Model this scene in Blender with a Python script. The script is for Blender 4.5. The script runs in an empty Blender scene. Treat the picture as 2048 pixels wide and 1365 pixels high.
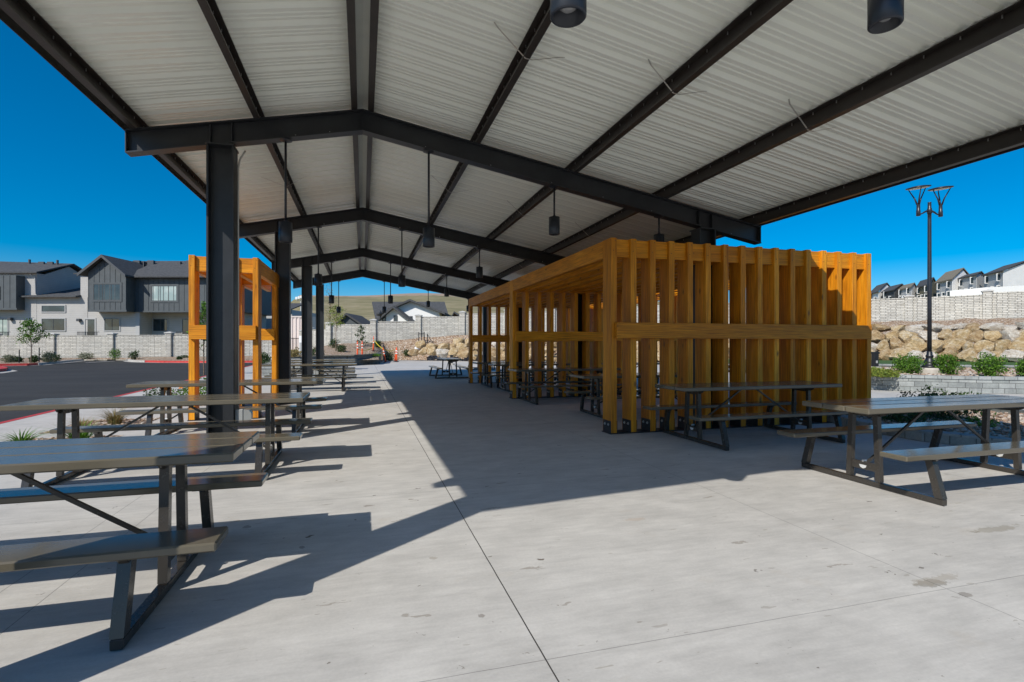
import bpy, bmesh, math, random
from mathutils import Vector, Matrix, noise
R = math.radians
random.seed(7)
C = bpy.context.scene.collection
SC = bpy.context.scene

# ---------------------------------------------------------------- camera, sky, sun, exposure
YAW = .2796; F = 1040.; HOR = 690.; H = 1.4
SN, CS = math.sin(YAW), math.cos(YAW)
cam = bpy.data.objects.new('camera', bpy.data.cameras.new('camera'))
cam.data.sensor_width = 36; cam.data.lens = F / 2048 * 36
cam.data.shift_y = (HOR - 682.5) / 2048
cam.data.clip_start = .05; cam.data.clip_end = 6000
cam.location = (0, 0, H); cam.rotation_euler = (R(90), 0, -YAW)
C.objects.link(cam); SC.camera = cam

SUN_DIR = Vector((-.777, -.629, math.tan(R(39.9)))).normalized()   # towards the sun
w = bpy.data.worlds.new('World'); SC.world = w; w.use_nodes = True
nt = w.node_tree; nt.nodes.clear()
sky = nt.nodes.new('ShaderNodeTexSky'); sky.sky_type = 'NISHITA'; sky.sun_disc = False
sky.sun_elevation = R(39.9); sky.sun_rotation = math.atan2(-.777, -.629) % (2*math.pi)
sky.altitude = 1500; sky.air_density = 1.0; sky.dust_density = 2.6; sky.ozone_density = 4.0
hs = nt.nodes.new('ShaderNodeHueSaturation'); hs.inputs['Saturation'].default_value = 1.66; hs.inputs['Hue'].default_value = .495
bg = nt.nodes.new('ShaderNodeBackground'); bg.inputs[1].default_value = .082
wo = nt.nodes.new('ShaderNodeOutputWorld')
nt.links.new(sky.outputs[0], hs.inputs['Color']); nt.links.new(hs.outputs[0], bg.inputs[0]); nt.links.new(bg.outputs[0], wo.inputs[0])
sun = bpy.data.objects.new('sun', bpy.data.lights.new('sun', 'SUN'))
sun.data.energy = 3.1; sun.data.angle = R(.5); sun.data.color = (1, .95, .87)
sun.rotation_euler = SUN_DIR.to_track_quat('Z', 'Y').to_euler(); sun.location = (-20, -20, 20)
C.objects.link(sun)
SC.view_settings.view_transform = 'Standard'; SC.view_settings.look = 'None'
SC.view_settings.exposure = .58; SC.view_settings.gamma = 1
SC.cycles.max_bounces = 8; SC.cycles.diffuse_bounces = 5

# ---------------------------------------------------------------- helpers
def bm_new(): return bmesh.new()
def obj(name, bm, mat=None, parent=None, smooth=False, loc=None):
    me = bpy.data.meshes.new(name)
    bmesh.ops.recalc_face_normals(bm, faces=bm.faces)
    if smooth:
        for f in bm.faces: f.smooth = True
    bm.to_mesh(me); bm.free()
    if mat: me.materials.append(mat)
    o = bpy.data.objects.new(name, me); C.objects.link(o)
    if parent: o.parent = parent
    if loc: o.location = loc
    return o
def thing(name, label, cat, loc=(0, 0, 0), rz=0, group=None):
    o = bpy.data.objects.new(name, None); C.objects.link(o)
    o.empty_display_size = .2; o.location = loc; o.rotation_euler = (0, 0, rz)
    o['label'] = label; o['category'] = cat
    if group: o['group'] = group
    return o
def tag(o, label, cat, group=None):
    o['label'] = label; o['category'] = cat
    if group: o['group'] = group
    return o
def struct(name, bm, mat, smooth=False, kind='structure'):
    o = obj(name, bm, mat, smooth=smooth); o['kind'] = kind
    return o
def dup(root, loc, rz=0, label=None, group=None):
    r = root.copy(); C.objects.link(r); r.location = loc; r.rotation_euler = (0, 0, rz)
    if label: r['label'] = label
    if group: r['group'] = group
    for ch in list(root.children):
        c = ch.copy(); C.objects.link(c); c.parent = r
        for g in list(ch.children):
            d = g.copy(); C.objects.link(d); d.parent = c
    return r
def box(bm, x0, x1, y0, y1, z0, z1, m=None, bev=0):
    v = [Vector((x, y, z)) for z in (z0, z1) for x, y in ((x0, y0), (x1, y0), (x1, y1), (x0, y1))]
    if m is not None: v = [m @ p for p in v]
    vs = [bm.verts.new(p) for p in v]
    fs = [bm.faces.new([vs[i] for i in q]) for q in ((3, 2, 1, 0), (4, 5, 6, 7), (0, 1, 5, 4), (1, 2, 6, 5), (2, 3, 7, 6), (3, 0, 4, 7))]
    if bev:
        es = list({e for f in fs for e in f.edges})
        bmesh.ops.bevel(bm, geom=es, offset=bev, segments=1, affect='EDGES', profile=.5)
    return vs
def prism(bm, pts, ext, m=None):
    """pts: list of 3D points of a polygon; ext: extrusion vector"""
    a = [Vector(p) for p in pts]; b = [p + Vector(ext) for p in a]
    if m is not None: a = [m @ p for p in a]; b = [m @ p for p in b]
    va = [bm.verts.new(p) for p in a]; vb = [bm.verts.new(p) for p in b]
    bm.faces.new(va); bm.faces.new(vb[::-1])
    n = len(a)
    for i in range(n): bm.faces.new((va[i], vb[i], vb[(i+1) % n], va[(i+1) % n]))
def bar(bm, p, q, wx, wz, up=Vector((0, 0, 1)), bev=0):
    """box bar from p to q with width wx (sideways) and wz (along up-ish)"""
    p = Vector(p); q = Vector(q); d = (q-p); L = d.length; d.normalize()
    if abs(d.dot(up)) > .98: up = Vector((0, 1, 0))
    s = d.cross(up).normalized(); u = s.cross(d).normalized()
    m = Matrix((s, d, u)).transposed().to_4x4(); m.translation = p
    box(bm, -wx/2, wx/2, 0, L, -wz/2, wz/2, m, bev)
def tube(bm, pts, r, n=8, cap=True):
    pts = [Vector(p) for p in pts]
    rs = r if isinstance(r, (list, tuple)) else [r]*len(pts)
    rings = []
    for i, p in enumerate(pts):
        d = (pts[min(i+1, len(pts)-1)] - pts[max(i-1, 0)]).normalized()
        a = Vector((1, 0, 0)) if abs(d.x) < .9 else Vector((0, 1, 0))
        s = d.cross(a).normalized(); u = d.cross(s)
        rings.append([bm.verts.new(p + (s*math.cos(t)+u*math.sin(t))*rs[i]) for t in [2*math.pi*k/n for k in range(n)]])
    for a, b in zip(rings, rings[1:]):
        for k in range(n): bm.faces.new((a[k], a[(k+1) % n], b[(k+1) % n], b[k]))
    if cap: bm.faces.new(rings[0][::-1]); bm.faces.new(rings[-1])
def lathe(bm, prof, n=20, c=(0, 0, 0)):
    rings = []
    for r, z in prof:
        rings.append([bm.verts.new((c[0]+r*math.cos(2*math.pi*k/n), c[1]+r*math.sin(2*math.pi*k/n), c[2]+z)) for k in range(n)])
    for a, b in zip(rings, rings[1:]):
        for k in range(n): bm.faces.new((a[k], a[(k+1) % n], b[(k+1) % n], b[k]))
    bm.faces.new(rings[0][::-1]); bm.faces.new(rings[-1])
def poly(bm, pts, z=None):
    vs = [bm.verts.new((p[0], p[1], p[2] if z is None else z)) for p in pts]
    return bm.faces.new(vs)
def W(px, d, z=0):          # a place given by its bearing and distance ahead
    u = (px-1024)/F*d
    return Vector((d*SN+u*CS, d*CS-u*SN, z))
def G(px, y):               # ground point
    return W(px, F*H/(y-HOR))

# ---------------------------------------------------------------- materials
def mat(name, col=(.5, .5, .5), rough=.6, metal=0, spec=.5):
    m = bpy.data.materials.new(name); m.use_nodes = True
    b = m.node_tree.nodes['Principled BSDF']
    b.inputs['Base Color'].default_value = (*col, 1); b.inputs['Roughness'].default_value = rough
    b.inputs['Metallic'].default_value = metal; b.inputs['Specular IOR Level'].default_value = spec
    return m
class NB:
    def __init__(s, m): s.m = m; s.t = m.node_tree; s.b = s.t.nodes['Principled BSDF']
    def n(s, typ, **k):
        x = s.t.nodes.new('ShaderNode'+typ)
        for a, v in k.items():
            if a.startswith('i_'):
                key = a[2:]; x.inputs[int(key) if key.isdigit() else key.replace('_', ' ')].default_value = v
            else: setattr(x, a, v)
        return x
    def l(s, a, b): s.t.links.new(a, b)
    def coord(s, kind='Object'):
        return s.n('TexCoord').outputs[kind]
    def noise(s, vec, scale, detail=4, rough=.55, sc=None):
        if sc:
            mp = s.n('Mapping'); mp.inputs['Scale'].default_value = sc; s.l(vec, mp.inputs[0]); vec = mp.outputs[0]
        x = s.n('TexNoise'); x.inputs['Scale'].default_value = scale; x.inputs['Detail'].default_value = detail; x.inputs['Roughness'].default_value = rough
        s.l(vec, x.inputs['Vector']); return x.outputs['Fac']
    def ramp(s, fac, stops):
        x = s.n('ValToRGB'); e = x.color_ramp.elements
        while len(e) < len(stops): e.new(.5)
        for i, (p, c) in enumerate(stops): e[i].position = p; e[i].color = (*c, 1) if len(c) == 3 else c
        s.l(fac, x.inputs[0]); return x.outputs[0]
    def mix(s, a, b, fac, mode='MIX'):
        x = s.n('MixRGB', blend_type=mode)
        for k, v in ((0, fac), (1, a), (2, b)):
            if hasattr(v, 'links'): s.l(v, x.inputs[k])
            else: x.inputs[k].default_value = v if not isinstance(v, tuple) else (*v[:3], 1)
        return x.outputs[0]
    def math(s, op, a, b=None, c=None):
        x = s.n('Math', operation=op)
        for k, v in ((0, a), (1, b), (2, c)):
            if v is None: continue
            if hasattr(v, 'links'): s.l(v, x.inputs[k])
            else: x.inputs[k].default_value = v
        return x.outputs[0]
    def bump(s, h, strength=.3, dist=.01):
        x = s.n('Bump'); x.inputs['Strength'].default_value = strength; x.inputs['Distance'].default_value = dist
        s.l(h, x.inputs['Height']); s.l(x.outputs[0], s.b.inputs['Normal'])
    def col(s, c): s.l(c, s.b.inputs['Base Color'])
    def rnd(s): return s.n('ObjectInfo').outputs['Random']

def noisy(name, c1, c2, scale, rough=.8, bump=0, bdist=.01, sc=None, metal=0, spec=.5, lo=.35, hi=.65):
    m = mat(name, c1, rough, metal, spec); k = NB(m); v = k.coord()
    f = k.noise(v, scale, 5, .6, sc)
    k.col(k.ramp(f, [(lo, c1), (hi, c2)]))
    if bump: k.bump(f, bump, bdist)
    return m

# concrete with saw cuts, stains
def m_concrete():
    m = mat('concrete', (.5, .49, .46), .75, 0, .35); k = NB(m); v = k.coord()
    sep = k.n('SeparateXYZ'); k.l(v, sep.inputs[0]); X, Y = sep.outputs[0], sep.outputs[1]
    big = k.noise(v, .35, 4, .6); mid = k.noise(v, 2.2, 6, .65, (1, 1.6, 1)); fine = k.noise(v, 60, 3, .6); brush = k.noise(v, 9, 5, .7, (.35, 2.2, 1))
    c = k.ramp(big, [(.3, (.475, .455, .42)), (.7, (.56, .54, .50))])
    c = k.mix(c, k.ramp(mid, [(.3, (.84, .84, .84)), (.7, (1.08, 1.08, 1.08))]), 1, 'MULTIPLY')
    c = k.mix(c, k.ramp(brush, [(.28, (.86, .86, .86)), (.6, (1.04, 1.04, 1.04))]), .8, 'MULTIPLY')
    c = k.mix(c, k.ramp(fine, [(.3, (.93, .93, .93)), (.7, (1.05, 1.05, 1.05))]), .7, 'MULTIPLY')
    # tan smudges
    sm = k.noise(v, 1.3, 7, .7, (1, 1.4, 1)); c = k.mix(c, (.42, .36, .28), k.math('MULTIPLY', k.ramp(sm, [(.60, (0, 0, 0)), (.72, (1, 1, 1))]), .35))
    # scuffs: small short dark streaks
    def wv(ns, vsc, thr, colr, amt, st=(1, 1, 1), off=0):
        nonlocal c
        mp = k.n('Mapping'); mp.inputs['Scale'].default_value = st; mp.inputs['Location'].default_value = (off, off*.7, 0); k.l(v, mp.inputs[0])
        ds = k.n('TexNoise'); ds.inputs['Scale'].default_value = ns; ds.inputs['Detail'].default_value = 3; k.l(mp.outputs[0], ds.inputs['Vector'])
        add = k.n('VectorMath', operation='MULTIPLY_ADD'); k.l(ds.outputs['Color'], add.inputs[0]); add.inputs[1].default_value = (.22, .22, .22); k.l(mp.outputs[0], add.inputs[2])
        vo = k.n('TexVoronoi'); vo.inputs['Scale'].default_value = vsc; k.l(add.outputs[0], vo.inputs['Vector'])
        g = k.n('SeparateXYZ'); k.l(vo.outputs['Color'], g.inputs[0])
        msk = k.math('MULTIPLY', k.math('LESS_THAN', vo.outputs['Distance'], k.math('MULTIPLY', k.math('POWER', g.outputs[1], 3), thr)), k.math('GREATER_THAN', g.outputs[0], .45))
        c = k.mix(c, colr, k.math('MULTIPLY', msk, amt))
    wv(9, 1.6, .065, (.10, .075, .05), .85, (1, 1.5, 1))
    wv(6, 3.2, .12, (.25, .22, .18), .45, (.8, 2.4, 1), 3.1)
    wv(14, 6.0, .14, (.14, .12, .10), .75, (1, 1.3, 1), 7.7)
    wv(16, 4.5, .20, (.24, .21, .17), .6, (.55, 1.8, 1), 5.5)
    wv(10, 7.5, .20, (.30, .27, .22), .55, (.5, 2.0, 1), 9.2)
    wv(20, 11., .13, (.16, .14, .11), .6, (1, 1.2, 1), 1.7)
    # individual smears and droppings
    dn = k.n('TexNoise'); dn.inputs['Scale'].default_value = 14; dn.inputs['Detail'].default_value = 5; dn.inputs['Roughness'].default_value = .7; k.l(v, dn.inputs['Vector'])
    for sx, sy, rx, ry, cc in [(3.206, 2.255, 0.2, 0.06, (0.13, 0.11, 0.07)), (4.624, 2.789, 0.35, 0.07, (0.22, 0.19, 0.13)), (3.247, 2.097, 0.045, 0.04, (0.1, 0.08, 0.05)), (0.04, 4.693, 0.07, 0.03, (0.1, 0.06, 0.03)), (0.421, 4.782, 0.04, 0.025, (0.1, 0.06, 0.03)), (0.59, 2.626, 0.03, 0.03, (0.08, 0.05, 0.03)), (-0.855, 4.407, 0.05, 0.05, (0.05, 0.05, 0.05)), (-0.403, 3.856, 0.03, 0.04, (0.05, 0.05, 0.05)), (2.094, 3.727, 0.12, 0.05, (0.42, 0.33, 0.25)), (0.443, 3.42, 0.04, 0.04, (0.28, 0.24, 0.18)), (3.277, 2.282, 0.3, 0.06, (0.3, 0.26, 0.2))]:
        a_ = k.math('DIVIDE', k.math('SUBTRACT', X, sx), rx); b2 = k.math('DIVIDE', k.math('SUBTRACT', Y, sy), ry)
        q_ = k.math('SQRT', k.math('ADD', k.math('MULTIPLY', a_, a_), k.math('MULTIPLY', b2, b2)))
        m_ = k.math('GREATER_THAN', k.math('SUBTRACT', k.math('MULTIPLY', dn.outputs['Fac'], 2.1), q_), .42)
        c = k.mix(c, cc, k.math('MULTIPLY', m_, .45))
    # joints
    wob = k.math('MULTIPLY', k.math('SUBTRACT', k.noise(v, 3, 2), .5), .006)
    Xw = k.math('ADD', X, wob); Yw = k.math('ADD', Y, wob)
    def line(coord, pos, half):
        return k.math('LESS_THAN', k.math('ABSOLUTE', k.math('SUBTRACT', coord, pos)), half)
    j = line(Xw, .783, .0034)
    for p in (-1.97, -1.685, 3.22, 6.1, 9.1, 12, -4.9):
        j = k.math('MAXIMUM', j, k.math('MULTIPLY', line(Xw, p, .0026), .55))
    yy = k.math('ABSOLUTE', k.math('SUBTRACT', k.math('FRACT', k.math('DIVIDE', k.math('ADD', Yw, 2.02), 2.8)), .5))
    j = k.math('MAXIMUM', j, k.math('MULTIPLY', k.math('LESS_THAN', yy, .0009), .45))
    c = k.mix(c, (.05, .045, .04), j)
    k.col(c)
    hgt = k.math('ADD', k.math('MULTIPLY', fine, .35), k.math('SUBTRACT', k.math('MULTIPLY', brush, .8), k.math('MULTIPLY', j, 3)))
    k.bump(hgt, .35, .004)
    return m
CONC = m_concrete()

def m_wood(name, axis):
    m = mat(name, (.6, .33, .09), .5, 0, .35); k = NB(m); v = k.coord()
    off = k.n('VectorMath', operation='MULTIPLY_ADD'); 
    cm = k.n('CombineXYZ'); r = k.rnd()
    for i in range(3): k.l(k.math('MULTIPLY', r, (37.3, 91.7, 53.1)[i]), cm.inputs[i])
    add = k.n('VectorMath', operation='ADD'); k.l(v, add.inputs[0]); k.l(cm.outputs[0], add.inputs[1])
    k.t.nodes.remove(off)
    s = {'x': (.12, 1, 1), 'y': (1, .12, 1), 'z': (1, 1, .12)}[axis]
    g1 = k.noise(add.outputs[0], 14, 6, .65, s); g2 = k.noise(add.outputs[0], 60, 4, .6, tuple(q if q == 1 else .03 for q in s))
    s3 = {'x': (.35, 1, 1), 'y': (1, .35, 1), 'z': (1, 1, .35)}[axis]
    g3 = k.noise(add.outputs[0], 3, 3, .5, s3)
    c = k.ramp(g1, [(.25, (.57, .205, .007)), (.5, (.76, .30, .010)), (.75, (.86, .39, .020))])
    c = k.mix(c, k.ramp(g2, [(.32, (.55, .50, .45)), (.62, (1.1, 1.1, 1.1))]), .9, 'MULTIPLY')
    c = k.mix(c, k.ramp(g3, [(.3, (.80, .78, .72)), (.65, (1.08, 1.08, 1.08))]), .9, 'MULTIPLY')
    r2 = k.math('FRACT', k.math('MULTIPLY', r, 7.31)); tint = k.ramp(r2, [(0, (.80, .73, .65)), (.35, (.92, .88, .9)), (.7, (1.02, 1.04, 1.0)), (1, (1.12, 1.16, 1.5))]); c = k.mix(c, tint, 1, 'MULTIPLY')
    # knots
    mp = k.n('Mapping'); mp.inputs['Scale'].default_value = tuple(q if q == 1 else .45 for q in s); k.l(add.outputs[0], mp.inputs[0])
    vo = k.n('TexVoronoi'); vo.inputs['Scale'].default_value = 4.2; k.l(mp.outputs[0], vo.inputs['Vector'])
    kn = k.ramp(vo.outputs['Distance'], [(.05, (1, 1, 1)), (.13, (0, 0, 0))]); c = k.mix(c, (.17, .065, .014), k.math('MULTIPLY', kn, .85))
    k.col(c); k.bump(k.math('ADD', g2, k.math('MULTIPLY', g1, .7)), .25, .003)
    return m
WZ, WY, WX = m_wood('cedar_upright', 'z'), m_wood('cedar_beam', 'y'), m_wood('cedar_rail', 'x')

def m_steel(name, col, rough, amp=.25, bump=.0):
    m = mat(name, col, rough, 0, .5); k = NB(m); v = k.coord()
    f = k.noise(v, 3.5, 6, .65); f2 = k.noise(v, 25, 4, .6)
    a = tuple(x*(1-amp) for x in col); b = tuple(min(.97, x*(1+amp)) for x in col)
    k.col(k.ramp(f, [(.3, a), (.7, b)]))
    k.l(k.math('ADD', k.math('MULTIPLY', k.math('SUBTRACT', f2, .5), .12), rough), k.b.inputs['Roughness'])
    return m
STEEL = m_steel('charcoal_painted_steel', (.022, .024, .027), .42)
PURLIN = m_steel('dark_bronze_steel', (.034, .028, .024), .45)
TLEG = m_steel('picnic_frame_coating', (.042, .037, .031), .26, .1)
TTOP = m_steel('picnic_plank_coating', (.120, .104, .074), .17, .04)
k = NB(TTOP); v_ = k.coord(); s_ = k.n('SeparateXYZ'); k.l(v_, s_.inputs[0]); k.bump(k.math('SINE', k.math('MULTIPLY', s_.outputs[1], 260.)), .02, .001)
ROOF = m_steel('white_roof_sheet', (.93, .94, .84), .24, .015)
RIDGEW = m_steel('ridge_cover', (.72, .75, .68), .5, .05)
DARK = m_steel('black_metal', (.014, .015, .017), .4)
LAMP = m_steel('lamp_housing', (.02, .023, .03), .35)
GALV = mat('zinc_bolt', (.62, .63, .62), .35, .85)
GREYBOX = mat('grey_box', (.36, .37, .36), .5)
STRAP = mat('strap', (.55, .53, .48), .4, .5)
LENS = mat('lamp_glass', (.25, .25, .25), .08, 0, .8)
RUBBER = mat('bracket_steel', (.016, .017, .019), .5)

# ---------------------------------------------------------------- ground
ASPH = mat('asphalt', (.045, .045, .047), .85, 0, .3)
k = NB(ASPH); v = k.coord(); a = k.noise(v, .25, 5, .6, (1, 2, 1)); b_ = k.noise(v, 90, 3, .7); c_ = k.noise(v, .9, 6, .7, (.4, 2, 1))
c = k.ramp(a, [(.3, (.030, .029, .0275)), (.7, (.050, .048, .045))]); c = k.mix(c, k.ramp(b_, [(.3, (.6, .6, .6)), (.7, (1.5, 1.5, 1.5))]), .8, 'MULTIPLY')
c = k.mix(c, k.ramp(c_, [(.58, (1, 1, 1)), (.75, (1.6, 1.55, 1.5))]), .7, 'MULTIPLY')
k.col(c); k.bump(b_, .5, .01)
DIRT = noisy('dry_soil', (.24, .17, .11), (.34, .26, .17), 1.5, .95, .4, .03)
GRASSY = noisy('dry_grass_hill', (.13, .12, .035), (.26, .21, .09), .02, 1, 0)
k = NB(GRASSY); 
k = NB(GRASSY); geo = k.n('NewGeometry'); sp = k.n('SeparateXYZ'); k.l(geo.outputs['Position'], sp.inputs[0]); hz_ = k.math('DIVIDE', sp.outputs[2], 92.)
nz = k.noise(k.coord(), .03, 5, .65); base = k.ramp(nz, [(.3, (.15, .135, .055)), (.5, (.23, .195, .09)), (.7, (.32, .26, .15))]); k.col(k.mix(base, (.36, .26, .18), k.ramp(k.math('ADD', hz_, k.math('MULTIPLY', nz, .25)), [(.98, (0, 0, 0)), (1.06, (1, 1, 1))])))
TURF = noisy('turf', (.03, .075, .012), (.055, .12, .02), 30, .95, .6, .02)
def m_gravel():
    m = mat('gravel_bed', (.4, .3, .2), .9); k = NB(m); v = k.coord()
    vo = k.n('TexVoronoi'); vo.inputs['Scale'].default_value = 11; k.l(v, vo.inputs['Vector'])
    g = k.n('SeparateXYZ'); k.l(vo.outputs['Color'], g.inputs[0])
    c = k.ramp(g.outputs[0], [(0, (.28, .18, .11)), (.35, (.46, .32, .2)), (.7, (.58, .45, .33)), (1, (.66, .6, .52))])
    c = k.mix(c, k.ramp(vo.outputs['Distance'], [(.25, (1, 1, 1)), (.7, (.45, .4, .36))]), 1, 'MULTIPLY')
    k.col(c); inv = k.math('SUBTRACT', 1, vo.outputs['Distance']); k.bump(inv, 1, .06)
    return m
GRAV = m_gravel()

bm = bm_new(); S = 3500
poly(bm, [(-S, -S), (S, -S), (S, S), (-S, S)], -.06)
struct('ground', bm, DIRT)
PX = -6.40     # where the paving meets the parking lot
def edgeX(Y): return -6.25 - .036*max(0, Y-11)
bm = bm_new()
poly(bm, [(edgeX(-14), -14), (26, -14), (34, 14), W(1900, 44)[:2], W(1500, 52)[:2], W(930, 54)[:2], W(764, 52)[:2], W(640, 60)[:2], (-9, 60), (edgeX(40), 40), (edgeX(28), 28), (edgeX(11), 11)], 0)
struct('pavement', bm, CONC)
bm = bm_new()
far_l = [W(-900, 30), W(0, 34), W(70, 35), W(165, 46), W(258, 45), W(300, 41), W(420, 40), W(520, 41), W(585, 60), W(600, 60)]
poly(bm, [(edgeX(-14)-.002, -14), (edgeX(11)-.002, 11), (edgeX(28)-.002, 28), (edgeX(40)-.002, 40), (-9, 60)] + [p[:2] for p in far_l[::-1]] + [(-60, -14)], -.004)
struct('parking_lot', bm, ASPH)
RED = noisy('red_kerb_paint', (.42, .03, .025), (.60, .055, .045), 6, .6)
bm = bm_new()
for a, b in ((-14, 11), (11, 28), (28, 40)):
    poly(bm, [(edgeX(a)-.02, a), (edgeX(a)+.11, a), (edgeX(b)+.11, b), (edgeX(b)-.02, b)], .004)
struct('kerb_paint', bm, RED)
# far kerb of the lot (concrete, with red stretches)
KERB = noisy('kerb_concrete', (.36, .34, .31), (.48, .46, .42), 5, .85)
def kerb(pts, m, h=.15, wd=.16, name='kerb', apron=True):
    bm = bm_new()
    for a, b in zip(pts, pts[1:]):
        bar(bm, a+Vector((0, 0, h/2)), b+Vector((0, 0, h/2)), wd, h)
    struct(name, bm, m)
def gutter(pts, wd=.45):
    bm = bm_new()
    for a, b in zip(pts, pts[1:]):
        d = (b-a).normalized(); s = Vector((d.y, -d.x, 0))*wd
        poly(bm, [a+s, b+s, b, a], .004)
    struct('gutter', bm, KERB)
l1 = [W(-500, 31), W(-200, 32), W(0, 34.2), W(55, 35), W(74, 35.6)]
l2 = [W(75, 35.7), W(100, 38), W(135, 42), W(166, 46.2)]
kerb(l1, RED, name='kerb_red'); kerb(l2, KERB)
l3 = [W(292, 41.5), W(330, 40.6), W(420, 40.2), W(520, 41)]
kerb(l3, RED, name='kerb_red')
kerb([W(255, 46), W(264, 43.2), W(276, 42), W(291, 41.5)], KERB)
gutter(l1); gutter(l2); gutter([W(255, 46), W(264, 43), W(276, 41.8), W(292, 41.4)] + l3[1:])
bm = bm_new()    # a parking stripe
poly(bm, [W(170, 40.5), W(173, 40.5), W(232, 45), W(228, 45)], .002); struct('road_marking', bm, mat('white_paint', (.7, .7, .68), .7))
# red island nose on the left
bm = bm_new(); pts = [W(-160, 24.5), W(-10, 26.3), W(12, 27.6), W(16, 29), W(0, 31), W(-160, 30)]
prism(bm, [(p.x, p.y, .002) for p in pts], (0, 0, .15)); struct('kerb_island', bm, RED)
bm = bm_new(); pts = [W(-170, 23.4), W(6, 25.6), W(36, 27.8), W(18, 29.8), W(0, 31.5), W(-160, 31)]
poly(bm, [p[:2] for p in pts], .001); struct('gutter', bm, KERB)

# planted gravel slopes and the hill beyond (one terrain sheet, polar grid about the site)
cols = [(-1600, 30, .1, 40, .2), (-400, 32, .12, 44, .25), (0, 34.3, .12, 46.6, .22), (74, 35.8, .12, 46.6, .22), (166, 46, .05, 46.9, .22), (255, 46, .05, 47, .22), (292, 41.6, .12, 47, .3), (420, 40.3, .12, 47, .32), (520, 41.1, .12, 47.5, .4),
        (560, 47, .02, 48, .5), (600, 50, .01, 51, .6), (625, 48, .01, 50, 1.0), (650, 38, .3, 49, 1.3), (755, 41, .3, 49, 1.64), (766, 52.1, .02, 52.5, 1.5), (844, 50, .0, 52, 2.0), (930, 50, .0, 49, 2.25)]
gcols = [(-1600, 30, .1, 41, .2), (-400, 32, .12, 44, .25), (0, 34.3, .12, 46.6, .22), (74, 35.8, .12, 46.6, .22), (166, 46.1, .1, 46.7, .22), (255, 46, .1, 46.8, .22), (292, 41.6, .12, 47, .3), (420, 40.3, .12, 47, .32), (520, 41.1, .12, 47.5, .4)]
def strip(cc, rows, name, m, bump=.03, f=None):
    bm = bm_new(); g = []
    n = []
    for a, b in zip(cc, cc[1:]):
        st = max(1, int(abs(b[0]-a[0])/16))
        for i in range(st): t = i/st; n.append([a[q]+(b[q]-a[q])*t for q in range(5)])
    n.append(list(cc[-1]))
    for c in n:
        row = []
        for j in range(rows+1):
            t = j/rows; d = c[1]+(c[3]-c[1])*t
            z = c[2]+(c[4]-c[2])*(f(t) if f else t)
            p = W(c[0], d, z); p.z += bump*noise.noise(Vector((p.x*.9, p.y*.9, 3)))*(0 if j in (0, rows) else 1)
            row.append(bm.verts.new(p))
        g.append(row)
    for a, b in zip(g, g[1:]):
        for j in range(rows): bm.faces.new((a[j], b[j], b[j+1], a[j+1]))
    return struct(name, bm, m, smooth=True)
strip(gcols, 5, 'planting_bed', GRAV, .06)
bm = bm_new()   # low concrete mow strip in front of wall between the kerbs
# centre slope: gravel rising to the wall
ccols = [(628, 33, .30, 49, 1.2), (650, 33.5, .35, 49, 1.3), (757, 36.5, .35, 49, 1.66), (766, 52.05-6, .03, 49.2, 1.7), (800, 46.5, .03, 49.2, 1.85), (844, 46.6, .03, 49.2, 2.05), (930, 46, .05, 49, 2.3), (1200, 43, .06, 47, 2.7), (1500, 38, .3, 44.5, 3.0), (1740, 34.8, .36, 42, 3.2), (2060, 30, .40, 36.5, 3.3), (2500, 25, .4, 31, 3.3), (3400, 20, .4, 26, 3.3)]
# pavement edge was set at 52..54; the slope starts there
def slopef(t): return min(1, t*1.15)
strip(ccols, 8, 'gravel_slope', GRAV, .18, slopef)
bm = bm_new()
prev = None
hill = bm_new(); hc = []
def wallline(px):
    for (a, b) in zip(WL, WL[1:]):
        if a[0] <= px <= b[0]:
            t = (px-a[0])/(b[0]-a[0]); return a[1]+(b[1]-a[1])*t, a[2]+(b[2]-a[2])*t
    return (WL[0] if px < WL[0][0] else WL[-1])[1:3]
WL = [(-1600, 41.3, .2), (-400, 44.3, .25), (0, 46.9, .22), (520, 47.8, .4), (600, 51, .6), (650, 49.3, 1.25), (755, 49.3, 1.64), (844, 49.5, 2.0), (930, 49.3, 2.25), (1200, 47.3, 2.7), (1500, 44.8, 3.0), (1740, 42.3, 3.2), (2060, 36.8, 3.3), (2500, 31.3, 3.3), (3400, 26.3, 3.3)]
def rise(px):     # height seen at the far hill
    t = 592 + 3*math.sin(px*.02)
    if px < 540: t = 640
    elif px < 600: t = 640-(px-540)/60*52
    elif px > 1300: t = 600+min(40, (px-1300)*.06)
    return t
for i, px in enumerate(range(-1600, 3401, 20)):
    d0, z0 = wallline(px); row = []
    # near ground behind wall
    k2 = min(1, max(0, (px-1150)/700))
    prof = [(d0+.05, z0), (60, z0+.3+k2*1.2), (85, z0+.6+k2*4.2), (118, z0+1.0+k2*7.6), (150, z0+2+k2*8.5), (260, z0+5+k2*8)]
    zf = H+(HOR-rise(px))*900/F; prof += [(600, z0+(zf-z0)*.5), (900, zf), (1400, zf*.6)]
    for d, z in prof:
        p = W(px, d, z)
        if d > 250: p.z += 5*noise.noise(Vector((p.x*.006, p.y*.006, 0)))
        row.append(hill.verts.new(p))
    hc.append(row)
for a, b in zip(hc, hc[1:]):
    for j in range(len(a)-1): hill.faces.new((a[j], b[j], b[j+1], a[j+1]))
struct('hills', hill, GRASSY, smooth=True)

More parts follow.
